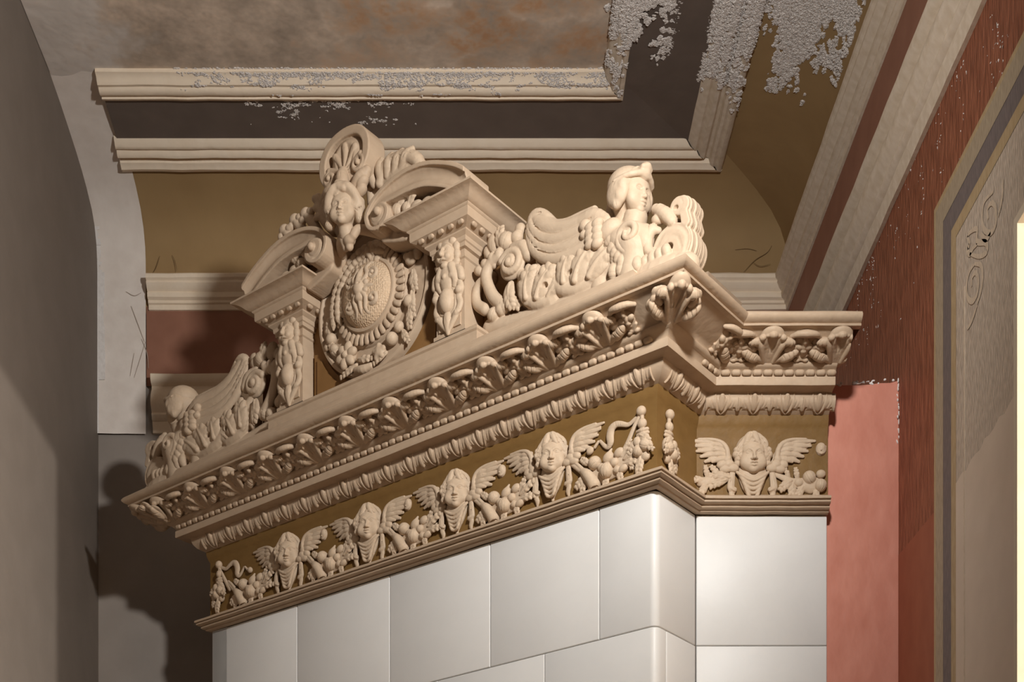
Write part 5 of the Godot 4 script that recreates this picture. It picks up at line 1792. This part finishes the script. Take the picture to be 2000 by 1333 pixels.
func medallion_forms() -> void:
	var g := clay("gadroon", 0.9)
	g.tube([-8, 0, 0.5, 4.0, 0, 0, 2.4, 5.4, 8, 0, 0.5, 6.0], 0.5, 1.4)
	var q := clay("grotesque", 1.0)
	q.ball(0, 2, 43, 14, 17, 12)
	q.ball(0, 16, 42, 12, 8, 9, 0, 2.0)
	q.tube([0, 14, 46, 7, 0, 30, 42, 6, 0, 44, 34, 4.5], 1.5)
	q.ball(0, -16, 42, 11, 9, 9, 0, 2.0)
	for e: float in [-1.0, 1.0]:
		for u: float in [-1.0, 1.0]:
			var sp := []
			for i in 14:
				var tt := i / 13.0
				var a := deg_to_rad(200 - 480 * tt)
				var r := lerpf(13, 3, tt)
				sp.append_array([e * (30 + r * cos(a)), u * (23 + r * sin(a)), 33 + 7 * tt, lerpf(5.4, 4.0, tt)])
			q.tube(sp, 0.9, 1.0, 2)
		q.tube([e * 9, 12, 44, 5, e * 18, 24, 40, 5.4, e * 12, 40, 35, 5.6, e * 20, 50, 29, 5, e * 27, 44, 29, 3.6], 1.0)
		q.tube([e * 8, -8, 44, 5, e * 15, -20, 41, 5.2, e * 11, -36, 36, 5.2, e * 16, -46, 31, 4.6, e * 24, -44, 30, 3.6], 1.0)
		q.tube([e * 11, 2, 42, 5, e * 26, 1, 38, 5, e * 42, -2, 31, 4.6, e * 48, 8, 28, 3.6], 1.0)
		q.ball(e * 16, 9, 42, 7, 6, 6, e * 20, 1.0)
		q.ball(e * 15, -6, 42, 7, 6, 6, e * -20, 1.0)
		q.dent(e * 6, 8, 55, 3.4, 2.6, 4, 0, 1.5)
	q.tube([0, -20, 42, 5, 0, -36, 38, 4.4, 0, -48, 32, 3], 1.0)
	var w := clay("wreath", 1.1)
	for i in 15:
		var a := 62.0 + i * 9.0
		var c := Vector2.from_angle(deg_to_rad(a))
		var d := a + 100.0
		for e: float in [-1.0, 0.0, 1.0]:
			var p := c * (82.0 + e * 10.0)
			var dd := Vector2.from_angle(deg_to_rad(d - e * 32))
			w.tube([p.x, p.y, 6, 6, p.x + dd.x * 9, p.y + dd.y * 9, 11 - absf(e) * 2, 7.6, p.x + dd.x * 22, p.y + dd.y * 22, 7, 3.0], 0.7, 1.15)
			w.cut([p.x + dd.x * 2, p.y + dd.y * 2, 13, 0.6, p.x + dd.x * 18, p.y + dd.y * 18, 14 - absf(e) * 2, 0.6], 0.8)
	w.tube([-2, 96, 6, 5, 4, 82, 13, 6, 12, 66, 12, 5], 0.8)
	w.tube([14, 98, 6, 4, 16, 84, 13, 5, 20, 68, 10, 4], 0.8)
	var f := clay("festoon_fruit", 1.2, -2.0)
	var l := clay("festoon_leaves", 1.2, -2.0)
	rosette(f, -62, -98, 12, 26, 6, 10)
	f.ball(-62, -98, 6, 21, 21, 11)
	rosette(f, 24, -118, 9, 17, 5, 20)
	f.ball(24, -118, 6, 15, 15, 10)
	fruit(f, 58, -104, 9, 13, 40, 2)
	fruit(f, 76, -86, 8, 11, 40, 2)
	fruit(f, 103, -46, 9, 12, 60, 0)
	f.ball(112, -8, 7, 11, 9, 8, 0)
	f.ball(108, 36, 9, 14, 12, 10, 30)
	f.ball(126, 44, 8, 9, 16, 8, -10)
	f.ball(96, 44, 7, 8, 8, 8)
	fruit(f, -108, -48, 8, 12, 60, 0)
	f.ball(-100, -70, 8, 10, 9, 8)
	f.ball(-118, -28, 6, 9, 8, 7)
	f.ball(-122, -58, 5, 8, 8, 6)
	f.ball(-112, -10, 6, 9, 9, 7)
	f.tube([-40, -132, 4, 8, -20, -138, 7, 9, -2, -136, 4, 7], 1.0)
	leaf(l, 110, -30, 5, 270, 44, 20, 3, 10, 5)
	leaf(l, 104, -60, 5, 275, 34, 18, 3, -10, 5)
	leaf(l, 112, 10, 5, 280, 34, 20, 3, 0, 5)
	leaf(l, 118, 40, 5, 80, 34, 20, 2, 20, 5)
	leaf(l, 84, -96, 4, 300, 26, 16, 2, 0, 4)
	leaf(l, -92, -84, 4, 130, 34, 18, 3, -20, 5)
	leaf(l, -112, -44, 4, 95, 36, 18, 3, 0, 5)
	leaf(l, -34, -112, 4, 340, 36, 16, 2, 10, 4)
	leaf(l, -40, -122, 4, 200, 40, 16, 3, -10, 4)
	leaf(l, 40, -124, 4, 200, 30, 16, 2, 0, 4)


func crown_mask_forms() -> void:
	var f := clay("mask_face", 1.1)
	face(f, 1.0, 1.3)
	f.tube([0, -22, -4, 14, 0, -34, -10, 15, 0, -40, -18, 16], 4.0)
	var h := clay("mask_hair", 1.2)
	h.ball(0, 14, -8, 36, 36, 30)
	h.dent(0, -11, 26, 23, 29, 34, 0, 2.0)
	locks(h, 1.06, -122, 122, 15, 14, 6.0)
	locks(h, 0.95, -70, 70, 7, 33, 5.5, 38)
	for e: float in [-1.0, 1.0]:
		h.tube([e * 3, 40, 18, 8, e * 15, 34, 20, 9, e * 26, 22, 15, 9, e * 32, 6, 6, 9], 4.0)
		for i in 4:
			h.ball(e * (31 + 2 * sin(i * 2.2)), 12 - i * 10, 2 - i * 2, 11, 9, 11, e * (20 + i * 45), 3.0)
			h.cut([e * 28, 18 - i * 10, 13, 0.7, e * 36, 13 - i * 10, 11 - i * 2, 0.9, e * 37, 6 - i * 10, 7, 0.7], 1.2)
			h.cut([e * 26, 14 - i * 10, 14, 0.7, e * 33, 9 - i * 10, 12 - i * 2, 0.9, e * 34, 2 - i * 10, 9, 0.7], 1.2)
	h.tube([-8, 46, 14, 9, -3, 36, 21, 8, 7, 31, 23.5, 7], 2.0)
	var s := clay("shell", 1.4)
	s.tube([0, 60, -24, 26, 0, 86, -24, 44, 0, 108, -24, 48], 3.0, 1.6)
	s.band([-44, 70, 9, -57, 92, 9, -56, 122, 9, -36, 146, 9, 0, 154, 9, 36, 146, 9, 56, 122, 9, 57, 92, 9, 44, 70, 9], -44, 4, 3.0, 2.0)
	s.cut([0, 62, 20, 20, 0, 86, 24, 38, 0, 108, 24, 42], 3.0, 1.5)
	for i in 7:
		var a := deg_to_rad(90.0 + (i - 3) * 27.0)
		var d := Vector2.from_angle(a)
		var n := Vector2(-d.y, d.x)
		var l := 64.0 - absf(i - 3) * 5.0
		var b := (i - 3) * 2.4
		s.tube([d.x * 8, 72 + d.y * 8, 2, 3, d.x * l * 0.55, 72 + d.y * l * 0.55, -3, 5.6, d.x * l * 0.9 + n.x * b, 72 + d.y * l * 0.9 + n.y * b, -3, 7.6], 0.8)
		s.cut([d.x * 14, 72 + d.y * 14, 6, 0.8, d.x * l * 0.8 + n.x * b * 0.6, 72 + d.y * l * 0.8 + n.y * b * 0.6, 6, 2.6], 1.5)
	for e: float in [-1.0, 1.0]:
		var q := []
		for i in 12:
			var t := i / 11.0
			var a := deg_to_rad(90 - e * (20 + 420 * t))
			var r := lerpf(17, 3, t)
			q.append_array([e * 36 + r * cos(a), 78 + r * sin(a), 0 + 6 * t, 4.6])
		s.tube(q, 0.8, 1.0, 2)
		s.tube([e * 24, 40, -4, 11, e * 40, 52, -2, 12, e * 54, 62, -6, 9], 2.0)
		s.ball(e * 44, 42, -4, 15, 9, 11, e * 35, 1.5)
		s.ball(e * 38, 30, -6, 14, 9, 11, e * 25, 1.5)
		s.ball(e * 50, 54, -6, 12, 8, 9, e * 50, 1.5)
	s.tube([0, 46, 2, 13, 0, 62, 7, 13, 0, 76, 4, 10], 1.5)
	for e: float in [-1.0, 1.0]:
		s.cut([e * 4.5, 50, 20, 0.9, e * 5.5, 72, 18, 0.9], 1.0)
	var c := clay("chin_scroll", 1.4)
	c.tube([-52, -40, -46, 10, -34, -36, -26, 10, -20, -36, -14, 9, -12, -46, -10, 8, -12, -58, -16, 7], 3.0)
	c.tube([52, -40, -46, 10, 36, -36, -28, 10, 22, -36, -14, 9, 14, -46, -10, 8], 3.0)
	c.ball(2, -50, -10, 13, 11, 10, 0, 3.0)
	c.ball(0, -60, -14, 8, 9, 8, 0, 2.0)


func crown_mask() -> void:
	var t := thing("crowning_mask", "young head under a ribbed shell at the top of the pediment", "mask", front_at(MID, 1.785, 0.182))
	var turn := Transform3D(Basis(Vector3.UP, deg_to_rad(22)), Vector3.ZERO)
	put("face", form("mask_face"), M.clay_light, t, turn)
	put("hair", form("mask_hair"), M.clay_light, t, turn)
	put("shell", form("shell"), M.clay, t)
	put("chin_scroll", form("chin_scroll"), M.clay, t)


# ---------------------------------------------------------------- sphinxes and scrolls at the ends

func sphinx_forms() -> void:
	var h := clay("sphinx_face", 1.2)
	face(h, 1.06, 1.6)
	h.ball(0, 2, -14, 29, 33, 26, 0, 4.0)
	h.tube([0, -16, -14, 17, 0, -34, -20, 18, 0, -52, -24, 22], 5.0)
	var hr := clay("sphinx_hair", 1.3)
	hr.ball(0, 12, -14, 35, 36, 33)
	hr.dent(0, -16, 26, 25, 35, 34, 0, 2.0)
	hr.dent(0, -34, -14, 40, 22, 30, 0, 3.0)
	locks(hr, 1.08, -118, 118, 13, 24, 4.6)
	for e: float in [-1.0, 1.0]:
		hr.ball(e * 30, 2, -8, 12, 26, 24, 0, 4.0)
		hr.ball(e * 31, 8, 6, 9, 12, 9, e * 20, 3.0)
		hr.ball(e * 32, -6, 0, 9, 11, 9, e * -10, 3.0)
		hr.ball(e * 31, -18, -8, 8, 9, 9, 0, 3.0)
		for i in 5:
			hr.cut([e * 36, 26, 14 - i * 9, 0.7, e * 43, 8, 10 - i * 9, 0.9, e * 42, -10, 6 - i * 9, 0.9, e * 36, -26, 4 - i * 8, 0.7], 1.4)
	hr.tube([0, 4, -46, 13, 0, -16, -44, 14, 0, -34, -36, 10], 3.0)
	var cp := clay("sphinx_cap", 1.3)
	cp.ball(0, 24, -12, 37, 31, 37)
	cp.ball(0, -12, -14, 60, 31, 60, 0, 1.5, 1)
	cp.tube([-37, 18, -8, 4, -27, 23, 18, 5, 0, 30, 29, 6, 27, 23, 18, 5, 37, 18, -8, 4], 2.5)
	cp.tube([0, 32, 22, 13, 0, 39, 28, 10, 0, 41, 33, 6], 4.0)
	cp.tube([-8, 38, 31, 5, 0, 41, 34, 5, 8, 38, 31, 5], 2.0)
	cp.cut([-30, 40, 12, 0.7, -12, 52, 10, 0.8, 6, 54, 4, 0.7], 1.2)
	var b := clay("sphinx_body", 1.7)
	b.tube([6, 22, 0, 21, -2, 4, -2, 22, -14, -14, -4, 27], 6.0)
	b.ball(-12, -18, 0, 38, 27, 34, -20, 9.0)
	b.ball(-36, 8, 14, 24, 19, 19, 30, 7.0)
	b.ball(10, -34, 4, 31, 29, 32, 0, 9.0)
	b.tube([-30, -40, -4, 28, -60, -60, -6, 26, -60, -110, -6, 28], 8.0)
	b.tube([10, -44, 0, 30, 6, -80, 0, 30, 0, -118, 0, 30], 8.0)
	var br := clay("breast_scroll", 1.2)
	br.ball(8, -24, 16, 30, 30, 17)
	br.ball(-20, -36, 10, 22, 32, 18, 10, 4.0)
	br.tube(volute_line(11, -22, 26, 1.25, 250, -1.0, 25, 36, 8, 4.5), 2.0, 1.0, 2)
	br.ball(11, -22, 29, 9, 9, 8, 0, 1.5)
	for i in 5:
		lobe(br, -16 + i * 3, -8 - i * 9, 20, 205 + i * 14, 28, 9, 5, 1.3, 2.0)
	br.ball(34, -30, 10, 14, 26, 16, 0, 5.0)
	for i in 4:
		lobe(br, -22 + i * 14, -54 - i * 2, 17, 255 + i * 8, 26, 10, 5, 1.3, 1.5)
	var w := clay("sphinx_wing", 1.4)
	w.tube([-44, 30, 18, 11, -70, 46, 17, 15, -100, 50, 14, 14, -134, 54, 12, 14, -166, 66, 10, 14, -192, 86, 8, 13, -204, 100, 6, 10], 1.0, 1.5)
	w.tube([-62, 30, 20, 12, -98, 32, 17, 13, -140, 36, 15, 13, -176, 50, 12, 13, -202, 72, 10, 12, -214, 96, 8, 8], 0.4, 1.5)
	w.tube([-62, 18, 21, 12, -98, 15, 18, 13, -138, 16, 16, 13, -176, 32, 13, 13, -206, 60, 11, 11, -218, 92, 8, 7], 0.4, 1.5)
	w.tube([-60, 4, 22, 12, -96, -2, 19, 13, -136, 0, 17, 13, -174, 16, 14, 13, -206, 46, 12, 11, -221, 84, 8, 6], 0.4, 1.5)
	w.tube([-214, 90, 2, 9, -213, 104, 3, 10, -202, 109, 3, 11, -188, 100, 1, 12, -168, 78, 0, 11], 1.5)
	w.cut([-190, 104, 12, 2.0, -204, 104, 16, 2.2, -208, 94, 16, 1.6, -200, 84, 18, 1.2], 1.5)
	w.cut([-72, 24, 27, 1.4, -110, 23, 25, 1.7, -150, 27, 22, 1.7, -190, 49, 18, 1.6, -215, 84, 13, 1.0], 1.0)
	w.cut([-72, 10, 28, 1.4, -110, 6, 26, 1.7, -150, 9, 23, 1.7, -190, 32, 19, 1.6, -218, 72, 14, 1.0], 1.0)
	w.cut([-70, 40, 26, 1.4, -110, 42, 23, 1.7, -150, 47, 20, 1.7, -184, 65, 17, 1.6, -207, 90, 12, 1.0], 1.0)
	for i in 4:
		w.ball(-68, 22 - i * 10, 28, 13, 8.5, 9, 15, 0.8)
		w.ball(-54, 22 - i * 11.5, 29, 12, 9, 9, 20, 0.8)
	w.ball(-82, 31, 27, 11, 10, 8, 10, 0.8)
	w.ball(-82, 14, 27, 10, 8, 8, 0, 0.8)
	w.tube([-70, 60, 14, 7, -100, 64, 12, 6, -132, 66, 10, 6, -160, 76, 8, 6, -186, 98, 5, 5], 1.0)
	var s := clay("end_scroll", 1.3)
	for i in 10:
		var z := 12.0 - i * 6.0
		var e := 1.2 * (i % 2) - absf(i - 4) * 0.9
		s.band([84, -60, 40 + e, 85, -60, 40 + e], z - 7, z, 2.6, 1.2)
		if i < 8:
			s.band([97, 3, 19 + e, 103, 1, 20 + e], z - 7, z, 2.6, 1.2)
			s.band([108, -12, 11 + e, 112, -30, 12 + e], z - 7, z, 2.6, 1.5)
	s.cut([112, -82, 15, 4, 117, -54, 15, 5, 98, -32, 16, 5, 72, -32, 16, 5, 56, -52, 16, 4], 3.0)
	s.cut([104, -70, 15, 3.4, 97, -50, 16, 4, 80, -45, 16, 4, 68, -58, 17, 3.4], 2.5)
	s.dent(78, -62, 18, 11, 9, 18, 0, 2.0)
	s.cut([80, -4, 14, 2.4, 86, 12, 15, 3.2, 102, 14, 15, 3, 108, 2, 15, 2.4], 2.0)
	s.dent(93, 0, 16, 6, 5, 12, 0, 1.5)
	s.tube([46, -18, 10, 9, 38, -34, 12, 10, 40, -54, 12, 9, 54, -66, 12, 7], 1.5)
	for i in 3:
		lobe(s, 68 - i * 6, 8 - i * 15, 6, 150 + i * 8, 15, 8, 4, 1.2, 2.0)
	s.tube([52, 16, 6, 9, 70, 0, 8, 12, 84, -18, 8, 10], 1.5)
	for i in 4:
		lobe(s, 34 + i * 15, -84 + i * 1.5, 12, 80 + i * 6, 20, 9, 4, 1.1, 1.5)
	s.tube([16, -88, 0, 22, 70, -98, 0, 28, 112, -100, 0, 20], 3.0)
	var a := clay("acanthus_scroll", 1.4)
	a.tube([-60, -8, 16, 7, -78, -12, 14, 8, -88, -28, 12, 9, -84, -48, 12, 10, -66, -64, 12, 11], 1.5, 1.1)
	a.tube([-18, -76, 12, 12, -42, -52, 14, 12, -55, -26, 15, 11, -60, -4, 16, 11, -50, 14, 16, 10, -30, 20, 16, 10], 1.5, 1.1)
	a.ball(1, -6, 14, 28, 28, 10, 0, 1.0)
	a.tube(volute_line(1, -6, 25, 1.7, 150, -1.0, 18, 26, 8, 4.5), 0.9, 1.0, 2)
	a.ball(0, -6, 26, 8, 8, 7, 0, 1.0)
	for i in 4:
		lobe(a, -66 + i * 12, 4 + i * 3, 14, 150 - i * 24, 20, 9, 4, 1.1, 1.2)
	a.ball(-44, 52, 10, 15, 20, 12, 10, 1.5)
	a.ball(-60, 42, 8, 10, 14, 9, 20, 1.5)
	a.cut([-48, 66, 22, 0.9, -44, 50, 23, 1.0, -46, 38, 20, 0.9], 1.2)
	fruit(a, -14, 44, 12, 17, 60, 2)
	leaf(a, -20, 36, 14, 110, 30, 24, 2, -30, 5)
	a.ball(8, 44, 10, 13, 12, 11, 0)
	a.ball(14, 58, 8, 11, 11, 9, 0)
	a.tube([2, 26, 10, 10, 24, 20, 12, 12, 36, 0, 12, 12], 1.5)
	fruit(a, -44, -82, 12, 14, 60, 2)
	fruit(a, -26, -78, 12, 13, 40, 2)
	leaf(a, 0, -44, 16, 260, 36, 26, 3, 30, 5)
	leaf(a, -6, -62, 12, 300, 30, 22, 2, 20, 5)
	a.tube([20, -30, 10, 11, 40, -52, 12, 13, 64, -66, 10, 13], 1.5, 1.2)
	a.tube([16, -46, 8, 9, 28, -72, 12, 12, 54, -96, 14, 13, 88, -104, 14, 12, 108, -96, 10, 9], 1.0, 1.2)
	leaf(a, 40, -86, 18, 92, 44, 40, 2, -24, 5)
	leaf(a, 64, -94, 18, 66, 46, 42, 2, -20, 5)
	leaf(a, 86, -98, 15, 40, 34, 30, 1, -10, 5)
	a.tube([112, -40, 10, 9, 101, -58, 13, 11, 103, -80, 15, 13, 124, -98, 16, 14, 162, -106, 15, 13, 202, -100, 12, 11, 228, -86, 8, 7], 1.0, 1.2)
	leaf(a, 124, -88, 19, 84, 44, 42, 2, -24, 5)
	leaf(a, 150, -96, 19, 66, 58, 48, 3, -26, 6)
	leaf(a, 180, -98, 18, 44, 60, 46, 3, -20, 6)
	a.dent(140, -78, 30, 7, 5, 14, 0, 2.0)
	a.dent(84, -80, 30, 6, 5, 12, 0, 2.0)
	a.tube([60, -16, 6, 8, 60, -40, 10, 11, 52, -64, 12, 12], 1.2, 1.1)
	a.tube([-60, -96, -6, 20, 20, -112, -6, 22, 120, -124, -4, 26, 210, -124, -4, 26], 3.0)
	a.tube([30, -70, -2, 20, 140, -84, -2, 18, 215, -82, -2, 15], 3.0)


func volute_line(x: float, y: float, r: float, turns: float, start: float, dir: float, z0: float, z1: float, w0: float, w1: float) -> Array:
	var q := []
	var n := int(turns * 9)
	for i in n + 1:
		var t := float(i) / n
		var a := deg_to_rad(start) + dir * TAU * turns * t
		var rr := r * lerpf(1.0, 0.16, pow(t, 0.9))
		q.append_array([x + rr * cos(a), y + rr * sin(a), lerpf(z0, z1, t), lerpf(w0, w1, t)])
	return q


func sphinxes() -> void:
	for e: float in [1.0, -1.0]:
		var flip := e < 0
		var side := "right" if e > 0 else "left"
		var t := thing("winged_sphinx", "winged bust with capped head turned away over the stove corner at the right" if e > 0 else "winged bust seen from behind at the far left end of the stove top", "statue", front_at(MID + e * (1.196 - MID), 1.56, 0.085), "winged busts on the stove top")
		var hb := Transform3D(Basis(Vector3.UP, deg_to_rad(79) * e) * Basis(Vector3.RIGHT, deg_to_rad(3)), Vector3(0.003 * e, 0.055, 0.004))
		put("face", form("sphinx_face", flip), M.clay_light, t, hb)
		put("hair", form("sphinx_hair", flip), M.clay_light, t, hb)
		put("cap", form("sphinx_cap", flip), M.clay_light, t, hb)
		put("bust", form("sphinx_body", flip), M.clay_light, t)
		put("wing", form("sphinx_wing", flip), M.clay_light, t)
		put("breast_scroll", form("breast_scroll", flip), M.clay_light, t)
		var s := put("end_scroll", form("end_scroll", flip), M.clay_light, self, front_at(MID + e * (1.196 - MID), 1.56, 0.085))
		tag(s, "two ribbed leaf rolls at the stove corner in front of the right winged bust" if e > 0 else "ribbed leaf rolls at the far left end below the left winged bust", "scroll", "ribbed leaf rolls at the stove corners")
		var a := put("acanthus_scroll", form("acanthus_scroll", flip), M.clay_light, self, front_at(MID + e * (0.94 - MID), 1.60, 0.08))
		tag(a, "acanthus scroll with round volute between right pilaster and winged bust" if e > 0 else "acanthus scroll with round volute between left pilaster and winged bust", "scroll", "acanthus scrolls beside the pediment")


func ornaments() -> void:
	cherub_forms()
	frieze_forms()
	cornice_forms()
	pediment_forms()
	medallion_forms()
	crown_mask_forms()
	sphinx_forms()
	broken_plaster()
	fire()
	frieze_ornaments()
	enrich(get_node("stove_cornice"))
	pediment()
	medallion()
	crown_mask()
	sphinxes()


func broken_plaster() -> void:
	var l := clay("lump", 1.6)
	l.ball(0, 0, 0, 34, 26, 30, 20, 4.0)
	l.ball(26, 10, -8, 22, 24, 22, 0, 6.0)
	l.ball(40, -14, -4, 18, 14, 20, -20, 6.0)
	l.ball(-30, -6, 6, 22, 14, 20, 0, 6.0)
	for i in 14:
		l.ball(20 + 26 * sin(i * 2.3), -14 - 10 * cos(i * 1.7), 14 + 8 * sin(i * 4.1), 5, 4, 5, i * 40, 1.5)
	for i in 10:
		l.dent(10 + 34 * sin(i * 1.9), 6 - 22 * cos(i * 2.7), 26 + 6 * sin(i * 3.1), 5, 4, 4, i * 30, 1.5)


func damage() -> void:
	salts()
	cracks()
	var lump := put("plaster_lump", form("lump"), M.clay, self, Transform3D(Basis(Vector3.UP, 0.3), INNER + Vector3(0.045, 1.455, 0.06)))
	tag(lump, "broken lump of plaster on the cornice where the return meets the short wing", "plaster lump")
	var slab := PackedVector2Array([Vector2(-0.05, -0.02), Vector2(0.045, -0.02), Vector2(0.05, 0.028), Vector2(0.032, 0.05), Vector2(-0.05, 0.05)])
	var block := put("attic_offcut", slab_mesh(slab, -0.05, 0.0), M.clay, self, Transform3D(Basis(Vector3.UP, PI / 2 - ALPHA), CORNER + Basis(Vector3.UP, PI / 2 - ALPHA) * Vector3(0.075, 1.475, 0.035)))
	tag(block, "plain chipped clay block behind the ribbed leaf rolls on the stove return", "block")


# white crusts of salt and flaking paint where water came through the ceiling
func flake(seed_: int) -> ArrayMesh:
	var r := RandomNumberGenerator.new()
	r.seed = seed_
	var st := begin()
	var top := []
	var low := []
	for i in 7:
		var a := TAU * i / 7
		var d := Vector2.from_angle(a) * r.randf_range(0.6, 1.1)
		top.append(Vector3(d.x * 0.7, r.randf_range(0.25, 0.5), d.y * 0.7))
		low.append(Vector3(d.x, -0.1, d.y))
	for i in 7:
		var j := (i + 1) % 7
		quad(st, low[i], top[i], top[j], low[j])
		st.add_vertex(top[i])
		st.add_vertex(Vector3(0, 0.45, 0))
		st.add_vertex(top[j])
	return done(st)


func height_of(profile: Array, o: float) -> float:
	var h := INF
	for i in profile.size() - 1:
		var a: Array = profile[i]
		var b: Array = profile[i + 1]
		if (o - a[0]) * (o - b[0]) <= 0.0 and absf(b[0] - a[0]) > 0.0001:
			h = minf(h, lerpf(a[1], b[1], (o - a[0]) / (b[0] - a[0])))
	return h


func crust(called: String, label: String, places: Array) -> void:
	var mm := MultiMesh.new()
	mm.transform_format = MultiMesh.TRANSFORM_3D
	mm.mesh = flake(7)
	mm.mesh.surface_set_material(0, M.salt)
	mm.instance_count = places.size()
	for i in places.size():
		mm.set_instance_transform(i, places[i])
	var o := MultiMeshInstance3D.new()
	o.multimesh = mm
	o.name = numbered(called)
	o.set_meta("kind", "stuff")
	o.set_meta("label", label)
	add_child(o)


func chip(at: Vector3, down: Vector3, size: float, r: RandomNumberGenerator) -> Transform3D:
	var y := (down + Vector3(r.randf_range(-0.4, 0.4), r.randf_range(-0.4, 0.4), r.randf_range(-0.4, 0.4))).normalized()
	var x := y.cross(Vector3(r.randf_range(-1, 1), r.randf_range(-1, 1), r.randf_range(-1, 1)).normalized()).normalized()
	return Transform3D(Basis(x * size * r.randf_range(0.7, 1.5), y * size * r.randf_range(0.4, 1.0), x.cross(y) * size * r.randf_range(0.7, 1.3)), at)


func salts() -> void:
	var r := RandomNumberGenerator.new()
	r.seed = 21
	var n1 := noise(9.0, 4, 71)
	var n2 := noise(38.0, 3, 72)
	var cove := [[0.012, 2.222], [0.03, 2.258], [0.06, 2.286], [0.107, 2.308], [0.15, 2.322], [0.197, 2.334], [0.26, 2.346], [0.33, 2.357]]
	var outer := [[-0.001, 2.322], [0.004, 2.314], [0.014, 2.311], [0.019, 2.318], [0.026, 2.314], [0.033, 2.316], [0.037, 2.327], [0.044, 2.326], [0.050, 2.318], [0.060, 2.317], [0.068, 2.327], [0.074, 2.323], [0.083, 2.325], [0.092, 2.334], [0.104, 2.340]]
	var inner := [[-0.001, 2.346], [0.003, 2.342], [0.009, 2.341], [0.012, 2.347], [0.016, 2.342], [0.026, 2.339], [0.032, 2.346], [0.04, 2.348], [0.046, 2.357]]
	var list := []
	for i in 60000:
		var x := r.randf_range(0.26, 0.775)
		var d := r.randf_range(2.75, 3.27)
		var h := 2.347
		var reach := 0.0
		if x < 0.286:
			h = 2.366
			reach = 2.99
		elif x < 0.334:
			h = height_of(inner, 0.334 - x)
			reach = 3.17
		elif x < 0.49:
			reach = 3.07 if x < 0.40 else 3.09
		elif x < 0.596:
			h = height_of(outer, 0.596 - x)
			reach = 3.165
		else:
			h = height_of(cove, WALL_R - x)
			reach = 3.03 if x < 0.64 else 3.20 - absf(x - 0.685) * 2.0
		if h > 3.0:
			continue
		var m := (reach + 0.015 - d) * 6.0 + n1.get_noise_2d(x * 1.6, d) * 1.3 + n2.get_noise_2d(x * 1.8, d * 0.8) * 0.9
		if x > 0.596 or x < 0.49:
			m -= 0.25
		if m < 0.12:
			continue
		list.append(chip(Vector3(x, EYE + h - 0.0005, -d), Vector3.DOWN, r.randf_range(0.002, 0.006), r))
	crust("salt_crust", "white flaking salt crust spreading over the frames at the upper right of the ceiling", list)
	list = []
	for i in 26000:
		var x := r.randf_range(-0.72, 0.30)
		var d := r.randf_range(3.19, 3.36)
		var env := clampf((x + 0.70) * 5.0, 0, 1)
		if d < 3.275:
			var o := 3.277 - d
			var hh := 2.366 if o > 0.069 else height_of([[-0.001, 2.346], [0.003, 2.342], [0.010, 2.341], [0.013, 2.347], [0.017, 2.348], [0.020, 2.341], [0.030, 2.338], [0.038, 2.342], [0.041, 2.346], [0.049, 2.345], [0.055, 2.350], [0.060, 2.356], [0.070, 2.359]], o)
			var m := n1.get_noise_2d(x * 0.7, d * 3) * 0.9 + n2.get_noise_2d(x * 0.5, d * 2) * 0.7 + (o - 0.045) * 22.0
			if o > 0.072 or m * env < 0.12 or hh > 3.0:
				continue
			list.append(chip(Vector3(x, EYE + hh - 0.0004, -d), Vector3.DOWN, r.randf_range(0.0015, 0.004), r))
		elif x > -0.56 and x < -0.14:
			var m := n1.get_noise_2d(x * 1.2, d * 2) * 1.2 + n2.get_noise_2d(x, d * 2) * 0.9 - 0.25 - (d - 3.29) * 6.0 - absf(x + 0.34) * 1.2
			if m > 0.0:
				list.append(chip(Vector3(x, EYE + 2.3485 - (d - 3.28) * 0.11, -d), Vector3.DOWN, r.randf_range(0.0012, 0.003), r))
	crust("paint_flakes", "white paint flaking along the inner ceiling frame at the back", list)
	list = []
	for i in 9000:
		var d := r.randf_range(2.1, 3.1)
		var y := r.randf_range(1.35, 1.755)
		var m := n2.get_noise_2d(d * 3, y) + n1.get_noise_2d(d, y * 0.7) * 0.8 - 0.42 - (1.75 - y) * 1.6
		if m > 0.0:
			list.append(chip(Vector3(WALL_R - 0.0004, EYE + y, -d), Vector3.LEFT, r.randf_range(0.0008, 0.002), r))
	crust("paint_flakes", "small pale paint flakes on the russet wall under the right cornice", list)


func cracks() -> void:
	var root := Node3D.new()
	root.name = numbered("wall_back_cracks")
	root.set_meta("kind", "structure")
	add_child(root)
	var at := func(p: Array, d: float) -> Array:
		var q := []
		for i in range(0, p.size(), 2):
			q.append_array([(p[i] - 930.0) / 2800.0 * d, EYE + (2200.0 - p[i + 1]) / 2800.0 * d])
		return q
	for p in [[256, 598, 268, 630, 282, 668], [284, 668, 274, 700, 262, 738], [262, 690, 258, 712, 254, 735], [276, 662, 287, 690, 290, 720], [246, 570, 262, 578, 276, 572]]:
		put("crack", stroke(at.call(p, 3.626), 0.0008), mat(Color8(172, 156, 142), 0.9), root, Transform3D(Basis(), Vector3(0, 0, BACK + 0.0100)))
	for p in [[1452, 532, 1475, 508, 1500, 492, 1512, 470], [1436, 488, 1460, 486, 1478, 490], [1470, 512, 1485, 520, 1505, 516], [312, 500, 306, 520, 300, 532], [336, 498, 342, 512, 345, 530]]:
		put("crack", stroke(at.call(p, 3.622), 0.0007), mat(Color8(112, 90, 62), 0.9), root, Transform3D(Basis(), Vector3(0, 0, BACK + 0.0135)))
